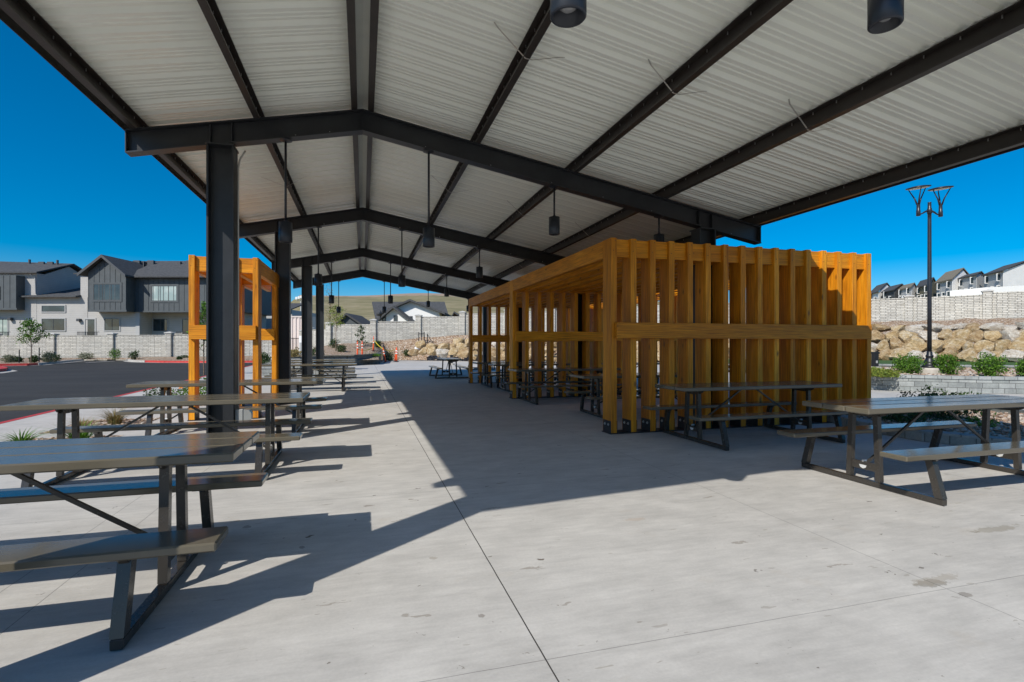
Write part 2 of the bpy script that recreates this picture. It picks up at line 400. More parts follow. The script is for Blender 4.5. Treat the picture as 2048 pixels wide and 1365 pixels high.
# ---------------------------------------------------------------- pavilion
XL, XRr = -1.82, 5.73
FY = [2.27 + 5.55*i for i in range(5)]
def zr(X): return 4.775 - (.2125*-X if X < 0 else .1815*X)      # top of rafter
RT = .305
pav = thing('pavilion', 'large open gable pavilion with charcoal steel posts and white ribbed metal roof', 'pavilion')
def ibeam_col(zt):
    bm = bm_new()
    for s in (-1, 1): box(bm, s*.15-.012, s*.15+.012, -.125, .125, .02, zt)
    box(bm, -.138, .138, -.008, .008, .02, zt-.001)
    box(bm, -.17, .17, -.16, .16, zt, zt+.02)        # cap plate
    box(bm, -.2, .2, -.2, .2, 0, .02)                # base plate
    for sx in (-1, 1):
        for sy in (-1, 1): box(bm, sx*.165-.02, sx*.165+.02, sy*.17-.02, sy*.17+.02, .02, .05)
    return bm
for X in (XL, XRr):
    zt = zr(X) - RT - .035
    first = None
    for Y in FY:
        if first is None:
            first = obj('column', ibeam_col(zt), STEEL, pav); first.location = (X, Y, 0)
        else:
            c2 = first.copy(); C.objects.link(c2); c2.location = (X, Y, 0)
def rafter_bm():
    bm = bm_new(); xs = [-2.91, 0, 6.88]
    fl = .018; hw = .085
    def seg(o1, o2, y0, y1):   # band between vertical offsets o1 (upper) o2 (lower) under zr
        up = [(x, y0, zr(x)-o1) for x in xs]; lo = [(x, y0, zr(x)-o2) for x in xs]
        if o2 >= RT-.001 or True:
            prism(bm, [up[0], up[1], lo[1], lo[0]], (0, y1-y0, 0)); prism(bm, [up[1], up[2], lo[2], lo[1]], (0, y1-y0, 0))
    seg(0, fl, -hw, hw); seg(RT-fl, RT, -hw, hw); seg(fl+.0005, RT-fl-.0005, -.006, .006)
    for x, s in ((-2.91, 1), (6.88, -1)):     # end plates
        a, b = x, x+s*.012
        box(bm, min(a, b)-.006, max(a, b)-.006, -hw+.002, hw-.002, zr(x)-RT+.004, zr(x)-.004)
    for x in (XL-.13, XL+.13, XRr-.13, XRr+.13, 0):  # stiffeners
        box(bm, x-.006, x+.006, -hw+.008, hw-.008, zr(x)-RT+fl+.004, zr(x)-fl-.012)
    return bm
first = None; BOLT = None
for Y in FY:
    if first is None: first = r0 = obj('rafter', rafter_bm(), STEEL, pav)
    else: r0 = first.copy(); C.objects.link(r0)
    r0.location = (0, Y, 0)
    for x in (-2.0, -.9, -.45, .9, 1.9, 2.9, 3.8, 4.7, 5.6, 6.3):
        if BOLT is None:
            bb = bm_new(); box(bb, -.007, .007, -.013, -.0065, -.007, .007); BOLT = bo = obj('bolt', bb, GALV, r0)
        else: bo = BOLT.copy(); C.objects.link(bo); bo.parent = r0
        bo.location = (x, 0, zr(x)-RT+.045)
Y0R, Y1R = 1.14, 25.6
def channel(x, face):       # C purlin at x; face = +1 open side towards +x
    bm = bm_new(); t = .008; fw = .075; z0 = zr(x)+.003; z1 = z0+.19
    L0, L1 = Y0R+.02, Y1R-.02
    box(bm, x-t/2, x+t/2, L0, L1, z0, z1)
    xa, xb = sorted((x+face*t/2, x+face*fw))
    box(bm, xa, xb, L0, L1, z0, z0+t); box(bm, xa, xb, L0, L1, z1-t, z1)
    xa, xb = sorted((x+face*(fw-.006), x+face*fw))
    box(bm, xa, xb, L0, L1, z0+t, z0+.022)
    bb = bm_new(); y = L0+.25
    while y < L1:
        box(bb, x+face*.02-.004, x+face*.02+.004, y-.004, y+.004, z1-t-.03, z1-t-.001); y += .305
    o = obj('purlin', bm, PURLIN, pav); obj('screws', bb, GALV, o)
    return o
for x, f in ((-2.86, 1), (-1.42, 1), (-.08, -1), (.08, 1), (1.72, -1), (3.33, -1), (4.97, -1), (6.80, -1)): channel(x, f)
# roof sheets: ribbed along the slope
def sheet(xa, xb):
    bm = bm_new(); P = .305
    prof = [(0, 0), (.038, 0), (.046, .014), (.062, .014), (.070, 0), (.110, 0), (.118, .014), (.134, .014), (.142, 0), (.178, 0), (.208, .05), (.262, .05), (.292, 0)]
    pts = []; y = Y0R
    while y < Y1R:
        pts += [(y+a, b) for a, b in prof if y+a <= Y1R]; y += P
    zt = .197
    nx = 1
    ra = [bm.verts.new((xa, y, zr(xa)+zt+h)) for y, h in pts]; rb = [bm.verts.new((xb, y, zr(xb)+zt+h)) for y, h in pts]
    for i in range(len(pts)-1): bm.faces.new((ra[i], ra[i+1], rb[i+1], rb[i]))
    o = obj('roof_sheet', bm, ROOF, pav)
    return o
sheet(-2.98, -.004); sheet(.004, 6.96)
bm = bm_new(); prism(bm, [(-.16, Y0R+.01, zr(-.16)+.187), (0, Y0R+.01, zr(0)+.187), (.16, Y0R+.01, zr(.16)+.187), (.16, Y0R+.01, zr(.16)+.183), (0, Y0R+.01, zr(0)+.183), (-.16, Y0R+.01, zr(-.16)+.183)], (0, Y1R-Y0R-.02, 0))
obj('ridge_flashing', bm, RIDGEW, pav)
bm = bm_new(); prism(bm, [(-.3, Y0R, zr(-.3)+.245), (0, Y0R, zr(0)+.245), (.3, Y0R, zr(.3)+.245), (.3, Y0R, zr(.3)+.238), (0, Y0R, zr(0)+.238), (-.3, Y0R, zr(-.3)+.238)], (0, Y1R-Y0R, 0))
obj('ridge_cap', bm, ROOF, pav)
for ya, yb in ((Y0R-.03, Y0R-.004), (Y1R+.004, Y1R+.03)):
    bm = bm_new()
    for a, b in ((-3.0, 0), (0, 6.98)):
        prism(bm, [(a, ya, zr(a)+.25), (b, ya, zr(b)+.25), (b, ya, zr(b)+.03), (a, ya, zr(a)+.03)], (0, yb-ya, 0))
    obj('rake_trim', bm, PURLIN, pav)
for x, s in ((-2.985, -1), (6.965, 1)):
    bm = bm_new(); box(bm, x-.004, x+.004, Y0R, Y1R, zr(x)+.05, zr(x)+.225); obj('eave_trim', bm, PURLIN, pav)
# sway straps in the middle of each bay
for x in (-1.42, 1.72, 3.33, 4.97):
    for i in range(4):
        y = (FY[i]+FY[i+1])/2 + .25*math.sin(i*3+x)
        bm = bm_new(); zb = zr(x)-.004
        l = [Vector((x-.42, y-.1, zr(x-.42)+.18)), Vector((x-.36, y-.05, zr(x-.36)+.165)), Vector((x-.05, y, zb-.004)), Vector((x+.03, y, zb-.008)), Vector((x+.35, y+.02, zr(x+.35)+.14)), Vector((x+.42, y+.06, zr(x+.42)+.18))]
        for a, b in zip(l, l[1:]): bar(bm, a, b, .015, .003)
        obj('strap', bm, STRAP, pav)
# conduit down the first left column
bm = bm_new()
cx, cy = XL+.19, FY[1]+.02
tube(bm, [(cx, cy, .5), (cx, cy, 3.80), (cx+.02, cy, 3.92), (cx+.06, cy, 4.0), (cx+.09, cy, 4.05)], .012, 8)
obj('conduit', bm, STRAP, pav, True)
for i, Y in enumerate(FY[1:4]):
    o = thing('outlet_box', ['grey weatherproof outlet box on the nearest left steel column', 'grey outlet box on the second left steel column behind the small timber frame', 'grey outlet box on the third left steel column'][i], 'outlet box', (XL+.27, Y-.02, .44), 0, 'outlet boxes on columns')
    bm = bm_new(); box(bm, -.10, .0, -.06, .06, -.09, .09, bev=.008); obj('back_box', bm, GREYBOX, o)
    bm = bm_new(); prism(bm, [(.004, -.055, .085), (.07, -.055, .075), (.1, -.055, .03), (.1, -.055, -.04), (.06, -.055, -.085), (.004, -.055, -.085)], (0, .11, 0)); obj('cover', bm, mat('smoked_cover', (.30, .31, .30), .2), o)

# pendants
def pendant():
    o = thing('pendant_light', '', 'pendant light')
    bm = bm_new(); lathe(bm, [(.088, .27), (.088, .0), (.083, -.006), (.074, -.006), (.072, .06), (.068, .062), (.001, .062)][::1], 28)
    lathe(bm, [(.001, .272), (.086, .272), (.088, .2705)], 28)
    h = obj('lamp_housing', bm, LAMP, o)
    for p in h.data.polygons: p.use_smooth = abs(p.normal.z) < .5
    bm = bm_new(); lathe(bm, [(.001, -.012), (.02, -.01), (.04, .002), (.05, .02), (.05, .024)], 24, (0, 0, .036)); obj('lens', bm, LENS, h, True)
    return o
PEND = [(-1.03, 2.83), (.95, 2.87), (2.95, 3.17), (4.85, 3.0)]
plab = [['hanging nearest the far left post top', 'near', 'x', 'x']]
pproto = pendant(); used = False
ordn = ['', 'on the nearest visible beam', 'on the second beam back', 'on the third beam back', 'on the farthest beam']
side = ['left of the ridge', 'just right of the ridge', 'midway down the right slope', 'low over the timber pergola']
for fi in range(5):
    for ci, (X, z) in enumerate(PEND):
        if fi == 0 and ci in (0, 3): pass
        if not used: o = pproto; used = True
        else: o = dup(pproto, (0, 0, 0))
        if fi == 0: z += .11
        o.location = (X, FY[fi]+(.06 if fi == 0 else 0), z)
        for ch in list(o.children):
            if ch.name.startswith(('rod', 'ceiling_plate')): bpy.data.objects.remove(ch)
        zt = zr(X)-RT
        bm = bm_new(); tube(bm, [(0, 0, .27), (0, 0, zt-z-.012)], .016, 8); tube(bm, [(0, 0, .265), (0, 0, .30)], .025, 10); obj('rod', bm, LAMP, o, True)
        bm = bm_new(); lathe(bm, [(.085, -.003), (.088, -.012), (.03, -.03), (.02, -.03)][::-1], 20, (0, 0, zt-z)); obj('ceiling_plate', bm, LAMP, o)
        if fi == 0:
            lb = {0: 'dark cylinder pendant left of the ridge overhead of the viewer', 1: 'large dark cylinder pendant at top edge of view, nearest the centre', 2: 'large dark cylinder pendant at top edge of view, towards the right', 3: 'dark cylinder pendant overhead at far right of the near beam'}[ci]
        else: lb = 'cylinder pendant %s, %s' % (ordn[fi], side[ci])
        o['label'] = lb; o['group'] = 'pendant lights under the pavilion beams'

# ---------------------------------------------------------------- timber frames
PT, PD = .10, .295      # post thickness (X) and depth (Y)
def bracket_bm(one=True):
    bm = bm_new()
    for s in (-1,):
        xa = s*(PT/2+.005)
        box(bm, xa-.004, xa+.004, -.001+0, PD-.03, .012, .205)
    box(bm, PT/2+.001, PT/2+.009, .0, PD-.03, .012, .205)
    box(bm, -PT/2-.0, PT/2, .004, PD-.034, .004, .0145)
    return bm
def bolt_bm():
    bm = bm_new()
    tube(bm, [(0, 0, 0), (.007, 0, 0)], .022, 10); tube(bm, [(.0065, 0, 0), (.021, 0, 0)], .012, 6)
    return bm
def timber_frame(name, label, xs, walls, ztop, railz, extraY=0, railx=None):
    t = thing(name, label, 'timber pergola')
    bm = bm_new(); box(bm, -PT/2, PT/2, 0, PD, .016, ztop, bev=.004)
    for zc, yy in ((ztop-.05, 0), (ztop-.21, 0)):
        pass
    p0 = obj('post', bm, WZ, t); br0 = obj('bracket', bracket_bm(), RUBBER, p0)
    bo0 = obj('bolt', bolt_bm(), GALV, p0); bos = [bo0]
    for i_, (sx, y_) in enumerate(((1, .07), (1, .19), (-1, .07), (-1, .19))):
        b_ = bo0 if i_ == 0 else bo0.copy()
        if i_: C.objects.link(b_); bos.append(b_)
        b_.location = (sx*(PT/2+.009), y_, .145); b_.rotation_euler = (0, 0, 0 if sx > 0 else math.pi)
    bm = bm_new(); tube(bm, [(0, -.0015, 0), (0, .004, 0)], .007, 8)
    pg0 = obj('bolt_head', bm, DARK, p0); pg0.location = (.022, 0, ztop-.045)
    pg1 = pg0.copy(); C.objects.link(pg1); pg1.location = (-.012, 0, ztop-.20)
    first = True
    for wi, Y in enumerate(walls):
        for x in xs:
            if first: p = p0; first = False
            else:
                p = p0.copy(); C.objects.link(p)
                for q in [br0, pg0, pg1] + bos:
                    d = q.copy(); C.objects.link(d); d.parent = p
            p.location = (x, Y, 0)
        # header blocking between posts
        bm = bm_new()
        for a, b in zip(xs, xs[1:]):
            box(bm, a+PT/2+.001, b-PT/2-.001, Y+.055, Y+.055+.085, ztop-.29, ztop-.012, bev=.003)
        obj('header_blocks', bm, WX, t)
        bm = bm_new(); box(bm, xs[0]-.02 if railx is None else railx[0], xs[-1]+.02 if railx is None else railx[1], Y-.088, Y-.001, railz[0], railz[1], bev=.004)
        obj('rail', bm, WX, t)
        bm = bm_new(); box(bm, xs[0]-PT/2-.02, xs[-1]+PT/2+.02, Y-.012, Y+PD+.0, .001, .0125); obj('base_plate', bm, RUBBER, t)
    # rafters joining the walls, one per post
    bm = bm_new(); Ya, Yb = walls[0]+PD+.002, walls[-1]+extraY
    first = None
    for x in xs:
        if first is None:
            box(bm, -PT/2+.002, PT/2-.002, Ya, Yb, ztop-.29, ztop-.004, bev=.004)
            first = o = obj('joist', bm, WY, t)
        else: o = first.copy(); C.objects.link(o)
        o.location = (x, 0, 0)
    return t
W1 = 7.38; PXS = [3.78 + .345*i for i in range(16)]
def trim_between(t):    # joists are cut around the middle walls
    pass
timber_frame('timber_pergola', 'long honey-coloured timber pergola of close-set upright planks on the right', PXS, [W1, 12.93, 18.48], 3.08, (1.50, 1.75), railx=(3.79, 8.91))
timber_frame('timber_screen', 'small orange timber frame standing behind the nearest left steel column', [-3.02, -2.67, -2.31, -1.95], [10.80, 12.95], 3.05, (1.50, 1.76), extraY=1.6)

# ---------------------------------------------------------------- picnic tables
TL, TW, TH_, SH = 2.75, .76, .81, .445
def plank_top(L, Wd, z, n, th=.05, gap=.014):
    bm = bm_new(); w0 = (Wd-(n-1)*gap)/n
    for i in range(n):
        y = -Wd/2+i*(w0+gap); box(bm, -L/2, L/2, y, y+w0, z-th, z, bev=.008)
    return bm
def table():
    t = thing('picnic_table', '', 'picnic table')
    obj('tabletop', plank_top(TL, TW, TH_, 3, .052), TTOP, t)
    for s in (-1, 1):
        bm = plank_top(TL, .25, SH, 1, .045); bmesh.ops.translate(bm, vec=(0, s*.60, 0), verts=bm.verts); obj('seat', bm, TTOP, t)
    bx = TL/2-.40
    for s in (-1, 1):
        bm = bm_new(); X = s*bx; hw = .029
        bar(bm, (X, -.755, .03), (X, .755, .03), .055, .05, bev=.004)
        for q in (-1, 1):
            # seat leg leaning inwards
            prism(bm, [(X-hw, q*.755, .0585), (X-hw, q*.685, .0585), (X-hw, q*.60, SH-.052), (X-hw, q*.665, SH-.052)], (2*hw, 0, 0))
            # centre uprights, slightly splayed
            prism(bm, [(X-.025, q*.185, .059), (X-.025, q*.135, .059), (X-.025, q*.105, TH_-.062), (X-.025, q*.155, TH_-.062)], (.05, 0, 0))
            box(bm, X-.045, X+.045, q*.60-.10, q*.60+.10, SH-.0515, SH-.0465)
            prism(bm, [(X-.02, q*.545, SH-.052), (X-.02, q*.70, SH-.052), (X-.02, q*.66, SH-.085), (X-.02, q*.59, SH-.085)], (.04, 0, 0))
        # low tie between uprights with its little sticker face
        box(bm, X-.015, X+.015, -.135, .135, .15, .225)
        obj('leg_frame', bm, TLEG, t)
        bm = bm_new(); pts = [(X-.004, -.33, TH_-.053), (X-.004, .33, TH_-.053)]
        for k_ in range(9):
            a = math.pi*k_/8; pts.append((X-.004, .33*math.cos(a)*.75, TH_-.0535-.065*math.sin(a)-.012))
        prism(bm, pts, (.008, 0, 0)); box(bm, X-.05, X+.05, -.33, .33, TH_-.0565, TH_-.0525); obj('mounting_plate', bm, TLEG, t)
        bm = bm_new(); bar(bm, (X-s*.0, 0, .19), (s*.10, 0, TH_-.056), .022, .022); obj('brace', bm, TLEG, t)
        bm = bm_new(); tube(bm, [(X-s*.02, 0, .235), (X+s*.02, 0, .235)], .012, 8); obj('bolt', bm, GALV, t)
        bm = bm_new(); prism(bm, [(X-.0195, -.04, .195), (X-.0195, .04, .195), (X-.0195, .03, .17), (X-.0195, 0, .158), (X-.0195, -.03, .17)], (.0008, 0, 0)); obj('sticker', bm, mat('sticker', (.6, .6, .58), .5), t)
    return t
tp = table(); tp_used = False
TL2 = TL/2
tabs = [  # x of centre, y, rot, label
    (-.68-TL2, 3.53, 0, 'nearest picnic table at lower left, its top crossed by a steel post shadow'),
    (-.63-TL2, 6.56, 0, 'picnic table just in front of the nearest left steel column'),
    (-.62-TL2, 9.35, 0, 'picnic table whose top passes in front of the small orange timber frame'),
    (-.18-TL2, 17.1, 0, 'picnic table beyond the small timber frame, nearest of the distant left row'),
    (-.26-TL2, 19.7, 0, 'second picnic table of the distant left row'),
    (-.30-TL2, 22.4, 0, 'third picnic table of the distant left row'),
    (-.45-TL2, 31.0, 0, 'farthest left picnic table in front of the dark block planter'),
    (4.45+TL2, 4.05, 0, 'nearest picnic table at right, half in sun, bench ends toward the viewer'),
    (4.22+TL2, 6.55, 0, 'shaded picnic table against the upright planks of the big timber pergola'),
    (3.50+TL2, 12.2, 0, 'picnic table poking out of the pergola side before its second plank wall'),
    (4.00+TL2, 9.35, -.03, 'picnic table inside the pergola just behind its front plank wall'),
    (3.78+TL2, 15.5, 0, 'picnic table inside the pergola just past its second plank wall'),
    (3.62+TL2, 17.15, 0, 'picnic table inside the pergola before its last plank wall'),
    (8.2+TL2*.6, 10.6, 0, 'picnic table deep inside the pergola, seen through planks at right'),
    (8.0+TL2*.6, 15.2, 0, 'picnic table far inside the pergola behind the second right column'),
    (3.62, 22.5, R(90), 'picnic table standing end-on at the far shade edge left of the pergola'),
    (6.6, 29.5, R(80), 'picnic table out in the sun beyond the far end of the pergola'),
    (10.2, 25.5, R(15), 'picnic table out in the sun behind the pergola to the right'),
]
for x, y, rz, lb in tabs:
    if not tp_used: tp_used = True; o = tp; o.location = (x, y, 0); o.rotation_euler = (0, 0, rz); o['label'] = lb
    else: o = dup(tp, (x, y, 0), rz, lb)
    o['group'] = 'metal picnic tables on the paving'

# ---------------------------------------------------------------- foliage helpers
def m_leaf(name, cols, tr=.25):
    m = mat(name, cols[0], .6, 0, .3); k = NB(m)
    g = k.n('NewGeometry').outputs['Random Per Island']
    st = [(i/(len(cols)-1), c) for i, c in enumerate(cols)]
    c = k.ramp(g, st); k.col(c)
    t = k.n('BsdfTranslucent'); k.l(c, t.inputs[0])
    mx = k.n('MixShader'); mx.inputs[0].default_value = tr
    out = [n for n in k.t.nodes if n.type == 'OUTPUT_MATERIAL'][0]
    k.l(k.b.outputs[0], mx.inputs[1]); k.l(t.outputs[0], mx.inputs[2]); k.l(mx.outputs[0], out.inputs[0])
    return m
LG = m_leaf('bright_leaf', [(.045, .11, .012), (.09, .20, .02), (.15, .28, .03)])
LD = m_leaf('dark_leaf', [(.02, .045, .012), (.04, .08, .02), (.07, .12, .03)])
LY = m_leaf('yellow_leaf', [(.10, .14, .02), (.18, .24, .035), (.28, .30, .05)])
LS = m_leaf('sage_leaf', [(.10, .12, .07), (.17, .19, .11), (.24, .25, .16)])
LT = m_leaf('straw', [(.25, .17, .06), (.32, .25, .1), (.16, .17, .05)])
BARK = noisy('bark', (.12, .08, .05), (.22, .16, .11), 20, .9, .4, .01)
def leafball(bm, rx, ry, rz_, n, size, cz=0, cx=0, cy=0, hollow=.35, lump=.35, rng=random):
    ph = rng.random()*50
    for i in range(n):
        while True:
            d = Vector((rng.uniform(-1, 1), rng.uniform(-1, 1), rng.uniform(-1, 1)))
            if .05 < d.length < 1: break
        d.normalize(); r = hollow+(1-hollow)*rng.random()**.6
        r *= 1+lump*noise.noise(d*2.2+Vector((ph, 0, 0)))*1.8
        p = Vector((cx+d.x*r*rx, cy+d.y*r*ry, cz+d.z*r*rz_))
        if p.z < .01: p.z = .01+rng.random()*.05
        s = size*rng.uniform(.6, 1.3)
        a = Vector((rng.gauss(0, 1), rng.gauss(0, 1), rng.gauss(0, 1))).normalized(); b = a.cross(Vector((rng.gauss(0, 1), rng.gauss(0, 1), rng.gauss(0, 1)))).normalized()
        vs = [bm.verts.new(p+a*s), bm.verts.new(p+b*s*.45), bm.verts.new(p-a*s*.9), bm.verts.new(p-b*s*.45)]
        bm.faces.new(vs)
def shrub(px, d, z, w, h, m, label, n=900, leaf=.035, group=None, name='shrub', dz=0):
    t = thing(name, label, 'shrub', W(px, d, z), random.random()*6, group)
    bm = bm_new(); leafball(bm, w/2, w/2, h*.55, n, leaf, h*.48); obj('foliage', bm, m, t)
    bm = bm_new()
    for i in range(5):
        a = i*1.3; tube(bm, [(0, 0, -.03), (math.cos(a)*w*.12, math.sin(a)*w*.12, h*.3), (math.cos(a)*w*.3, math.sin(a)*w*.3, h*.7)], [.012, .009, .004], 5)
    obj('stem', bm, BARK, t)
    return t
def grass_tuft(loc, h, m, label, n=140, spread=.3, wd=.010, cat='grass clump', name='grass_clump'):
    bm = bm_new()
    for i in range(n):
        a = random.random()*6.283; r0 = random.random()*spread*.25; L = h*random.uniform(.6, 1.1); out = spread*random.uniform(.3, 1.2)
        d = Vector((math.cos(a), math.sin(a), 0)); s = Vector((-d.y, d.x, 0))*wd*random.uniform(.6, 1.2)
        b = d*r0; prev = None
        for j in range(5):
            t = j/4; p = b+d*out*t*t+Vector((0, 0, L*(t-.35*t*t*(out/spread))))
            ww = s*(1-t*.95)
            cur = (bm.verts.new(p-ww), bm.verts.new(p+ww))
            if prev: bm.faces.new((prev[0], prev[1], cur[1], cur[0]))
            prev = cur
    t = thing(name, label, cat, loc)
    obj('blades', bm, m, t); return t

# ---------------------------------------------------------------- left planting strip beside the paving
bm = bm_new()
for (xa, xb, ya, yb) in ((-4.8, -3.55, 7.9, 9.4), (-4.9, -3.7, 9.9, 11.4), (-5.2, -3.4, 13.4, 15.8)):
    poly(bm, [(xa, ya), (xb, ya), (xb, yb), (xa, yb)], .004)
struct('planting_strip', bm, GRAV)
grass_tuft((-3.85, 8.75, 0), .36, LG, 'bright green strap-leaved clump at the left edge beside the nearest table', 120, .45, .014)
grass_tuft((-4.55, 8.8, 0), .27, LG, 'low bright green clump cut by the left frame edge', 90, .4, .014)
grass_tuft((-4.2, 10.75, 0), .38, LT, 'larger straw-coloured grass clump behind the second table', 260, .42, .006)
grass_tuft((-4.5, 10.3, 0), .25, LT, 'smaller straw-coloured grass clump in front of the larger one', 160, .35, .006)
t = thing('flowering_plant', 'leafy green plant with orange flowers at the foot of the orange timber frame', 'plant', (-3.95, 14.6, 0))
bm = bm_new(); leafball(bm, .45, .4, .3, 700, .035, .28); obj('foliage', bm, LG, t)
bm = bm_new()
for i in range(9):
    a = random.random()*6.28; p = Vector((.38*math.cos(a), .33*math.sin(a), .3+random.random()*.25)); lathe(bm, [(.003, -.01), (.028, 0), (.02, .012), (.002, .015)], 7, p)
obj('flower', bm, mat('orange_petals', (.75, .22, .02), .5), t)
t = thing('flowering_plant', 'low green plant with loose stems left of the orange timber frame', 'plant', (-4.7, 14.6, 0))
bm = bm_new(); leafball(bm, .55, .4, .2, 600, .03, .2); obj('foliage', bm, LD, t)
bm = bm_new(); tube(bm, [(0, 0, 0), (.05, 0, .25)], .01, 5); obj('stem', bm, BARK, t)

# ---------------------------------------------------------------- block walls of planters
def m_block(name, c1, c2, c3, sx=.4, sz=.15, mortar=.006):
    m = mat(name, c1, .85); k = NB(m); v = k.coord('UV')
    br = k.n('TexBrick'); br.inputs['Scale'].default_value = 1; br.inputs['Brick Width'].default_value = sx; br.inputs['Row Height'].default_value = sz
    br.inputs['Mortar Size'].default_value = mortar; br.inputs['Mortar Smooth'].default_value = .3; br.inputs['Bias'].default_value = 0
    br.inputs['Color1'].default_value = (*c1, 1); br.inputs['Color2'].default_value = (*c2, 1); br.inputs['Mortar'].default_value = (*c3, 1); br.offset = .37; br.squash = .7; br.squash_frequency = 3
    k.l(v, br.inputs['Vector'])
    n1 = k.noise(k.coord(), 3, 6, .65); n2 = k.noise(k.coord(), 30, 4, .7)
    c = k.mix(br.outputs['Color'], k.ramp(n1, [(.3, (.72, .72, .73)), (.7, (1.2, 1.2, 1.18))]), 1, 'MULTIPLY')
    c = k.mix(c, k.ramp(n2, [(.3, (.85, .85, .85)), (.7, (1.12, 1.12, 1.12))]), 1, 'MULTIPLY')
    k.col(c); h = k.math('SUBTRACT', k.math('MULTIPLY', n2, .5), k.math('MULTIPLY', br.outputs['Fac'], 1.0)); k.bump(h, .8, .015)
    return m
BLK = m_block('grey_planter_block', (.23, .245, .235), (.36, .375, .36), (.09, .09, .085))
BLKD = m_block('dark_planter_block', (.10, .11, .105), (.17, .18, .17), (.05, .05, .05))
def wall_strip(pts, z0s, z1s, th, m, name, parent, capm=None, cap=.05, over=.03):
    """vertical wall along pts (2D); uv in metres"""
    me_bm = bm_new(); uvl = me_bm.loops.layers.uv.new('UVMap'); s = 0
    n = len(pts); nor = []
    for i in range(n):
        d = (pts[min(i+1, n-1)]-pts[max(i-1, 0)]); d.z = 0; d.normalize(); nor.append(Vector((-d.y, d.x, 0)))
    def q(a, b, c, d, uv):
        f = me_bm.faces.new([me_bm.verts.new(p) for p in (a, b, c, d)])
        for l, u in zip(f.loops, uv): l[uvl].uv = u
    for i in range(n-1):
        a, b = pts[i].copy(), pts[i+1].copy(); L = (b-a).length; A = nor[i]*th; B = nor[i+1]*th
        up = lambda p, z: Vector((p.x, p.y, z))
        q(up(a, z0s[i]), up(b, z0s[i+1]), up(b, z1s[i+1]), up(a, z1s[i]), [(s, z0s[i]), (s+L, z0s[i+1]), (s+L, z1s[i+1]), (s, z1s[i])])
        q(up(b+B, z0s[i+1]), up(a+A, z0s[i]), up(a+A, z1s[i]), up(b+B, z1s[i+1]), [(s+L, z0s[i+1]), (s, z0s[i]), (s, z1s[i]), (s+L, z1s[i+1])])
        q(up(a, z1s[i]), up(b, z1s[i+1]), up(b+B, z1s[i+1]), up(a+A, z1s[i]), [(s, 0), (s+L, 0), (s+L, th), (s, th)])
        if i == 0: q(up(a+A, z0s[i]), up(a, z0s[i]), up(a, z1s[i]), up(a+A, z1s[i]), [(0, z0s[i]), (th, z0s[i]), (th, z1s[i]), (0, z1s[i])])
        if i == n-2: q(up(b, z0s[i+1]), up(b+B, z0s[i+1]), up(b+B, z1s[i+1]), up(b, z1s[i+1]), [(0, z0s[i]), (th, z0s[i]), (th, z1s[i]), (0, z1s[i])])
        s += L
    bmesh.ops.remove_doubles(me_bm, verts=me_bm.verts, dist=.0005)
    o = obj(name, me_bm, m, parent)
    if capm:
        me = [p-nr*over for p, nr in zip(pts, nor)]
        c = wall_strip(me, z1s, [z+cap for z in z1s], th+2*over, capm, 'cap', parent)
    return o
CAPB = m_block('grey_cap_block', (.27, .285, .275), (.37, .385, .37), (.10, .10, .095), .45, .5)
CAPBD = m_block('dark_cap_block', (.08, .09, .085), (.13, .14, .13), (.05, .05, .05), .45, .5)
# raised planter, right
pl = thing('planter_wall', 'raised curved grey block planter holding the tall lamp post', 'planter')
pts = [Vector(p) for p in ((30, 5.5, 0), (24, 7.2, 0), (19.6, 9.3, 0), (17.0, 10.7, 0), (15.6, 11.9, 0), (15.15, 12.9, 0), (15.1, 14.5, 0), (15.4, 17, 0))]
wall_strip(pts[::-1], [0]*8, [.40]*8, .25, BLK, 'block_wall', pl, CAPB, .085)
bm = bm_new(); back = [Vector(p) for p in ((15.6, 17, 0), (18.5, 18.6, 0), (21.5, 17.4, 0), (24.5, 15.2, 0), (29, 12.2, 0), (38, 8, 0))]
poly(bm, [(p.x, p.y) for p in ([q+Vector((.12, .12, 0)) for q in pts] + back)], .42); struct('planting_bed', bm, GRAV)
pb = thing('planter_wall', 'low grey block edge between gravel bed and lawn behind the lamp post', 'planter')
wall_strip([p for p in back], [.3]*6, [.48]*6, .25, BLK, 'block_wall', pb, CAPB, .08)
bm = bm_new(); lw = [back[i]+Vector((.1, .1, 0)) for i in range(6)] + [W(2700, 24), W(2060, 30.2), W(1740, 35), W(1500, 38.3), W(1420, 34)]
poly(bm, [(p.x, p.y) for p in lw], .40); struct('lawn', bm, TURF)
# low gravel bed near right
lb = thing('planter_wall', 'low grey block edge round the gravel bed beside the nearest right table', 'planter')
lp = [Vector(p) for p in ((8.75, 8.6, 0), (8.15, 7.55, 0), (7.80, 6.6, 0), (7.78, 5.6, 0), (8.2, 4.7, 0), (9.6, 3.6, 0), (12, 2.8, 0))]
wall_strip(lp, [0]*7, [.12]*7, .22, BLK, 'block_wall', lb, CAPB, .03, .005)
lq = [Vector(p) for p in ((8.8, 8.7, 0), (10.3, 8.5, 0), (11.8, 7.7, 0), (12.2, 6.3, 0), (12.6, 4.5, 0), (13, 3.0, 0))]
wall_strip(lq, [0]*6, [.12]*6, .2, BLKD, 'block_edge', lb, CAPBD, .03, .005)
bm = bm_new(); bed = [p+Vector((.1, 0, 0)) for p in lp] + lq[::-1]
poly(bm, [(p.x, p.y) for p in bed], .07); struct('planting_bed', bm, GRAV)
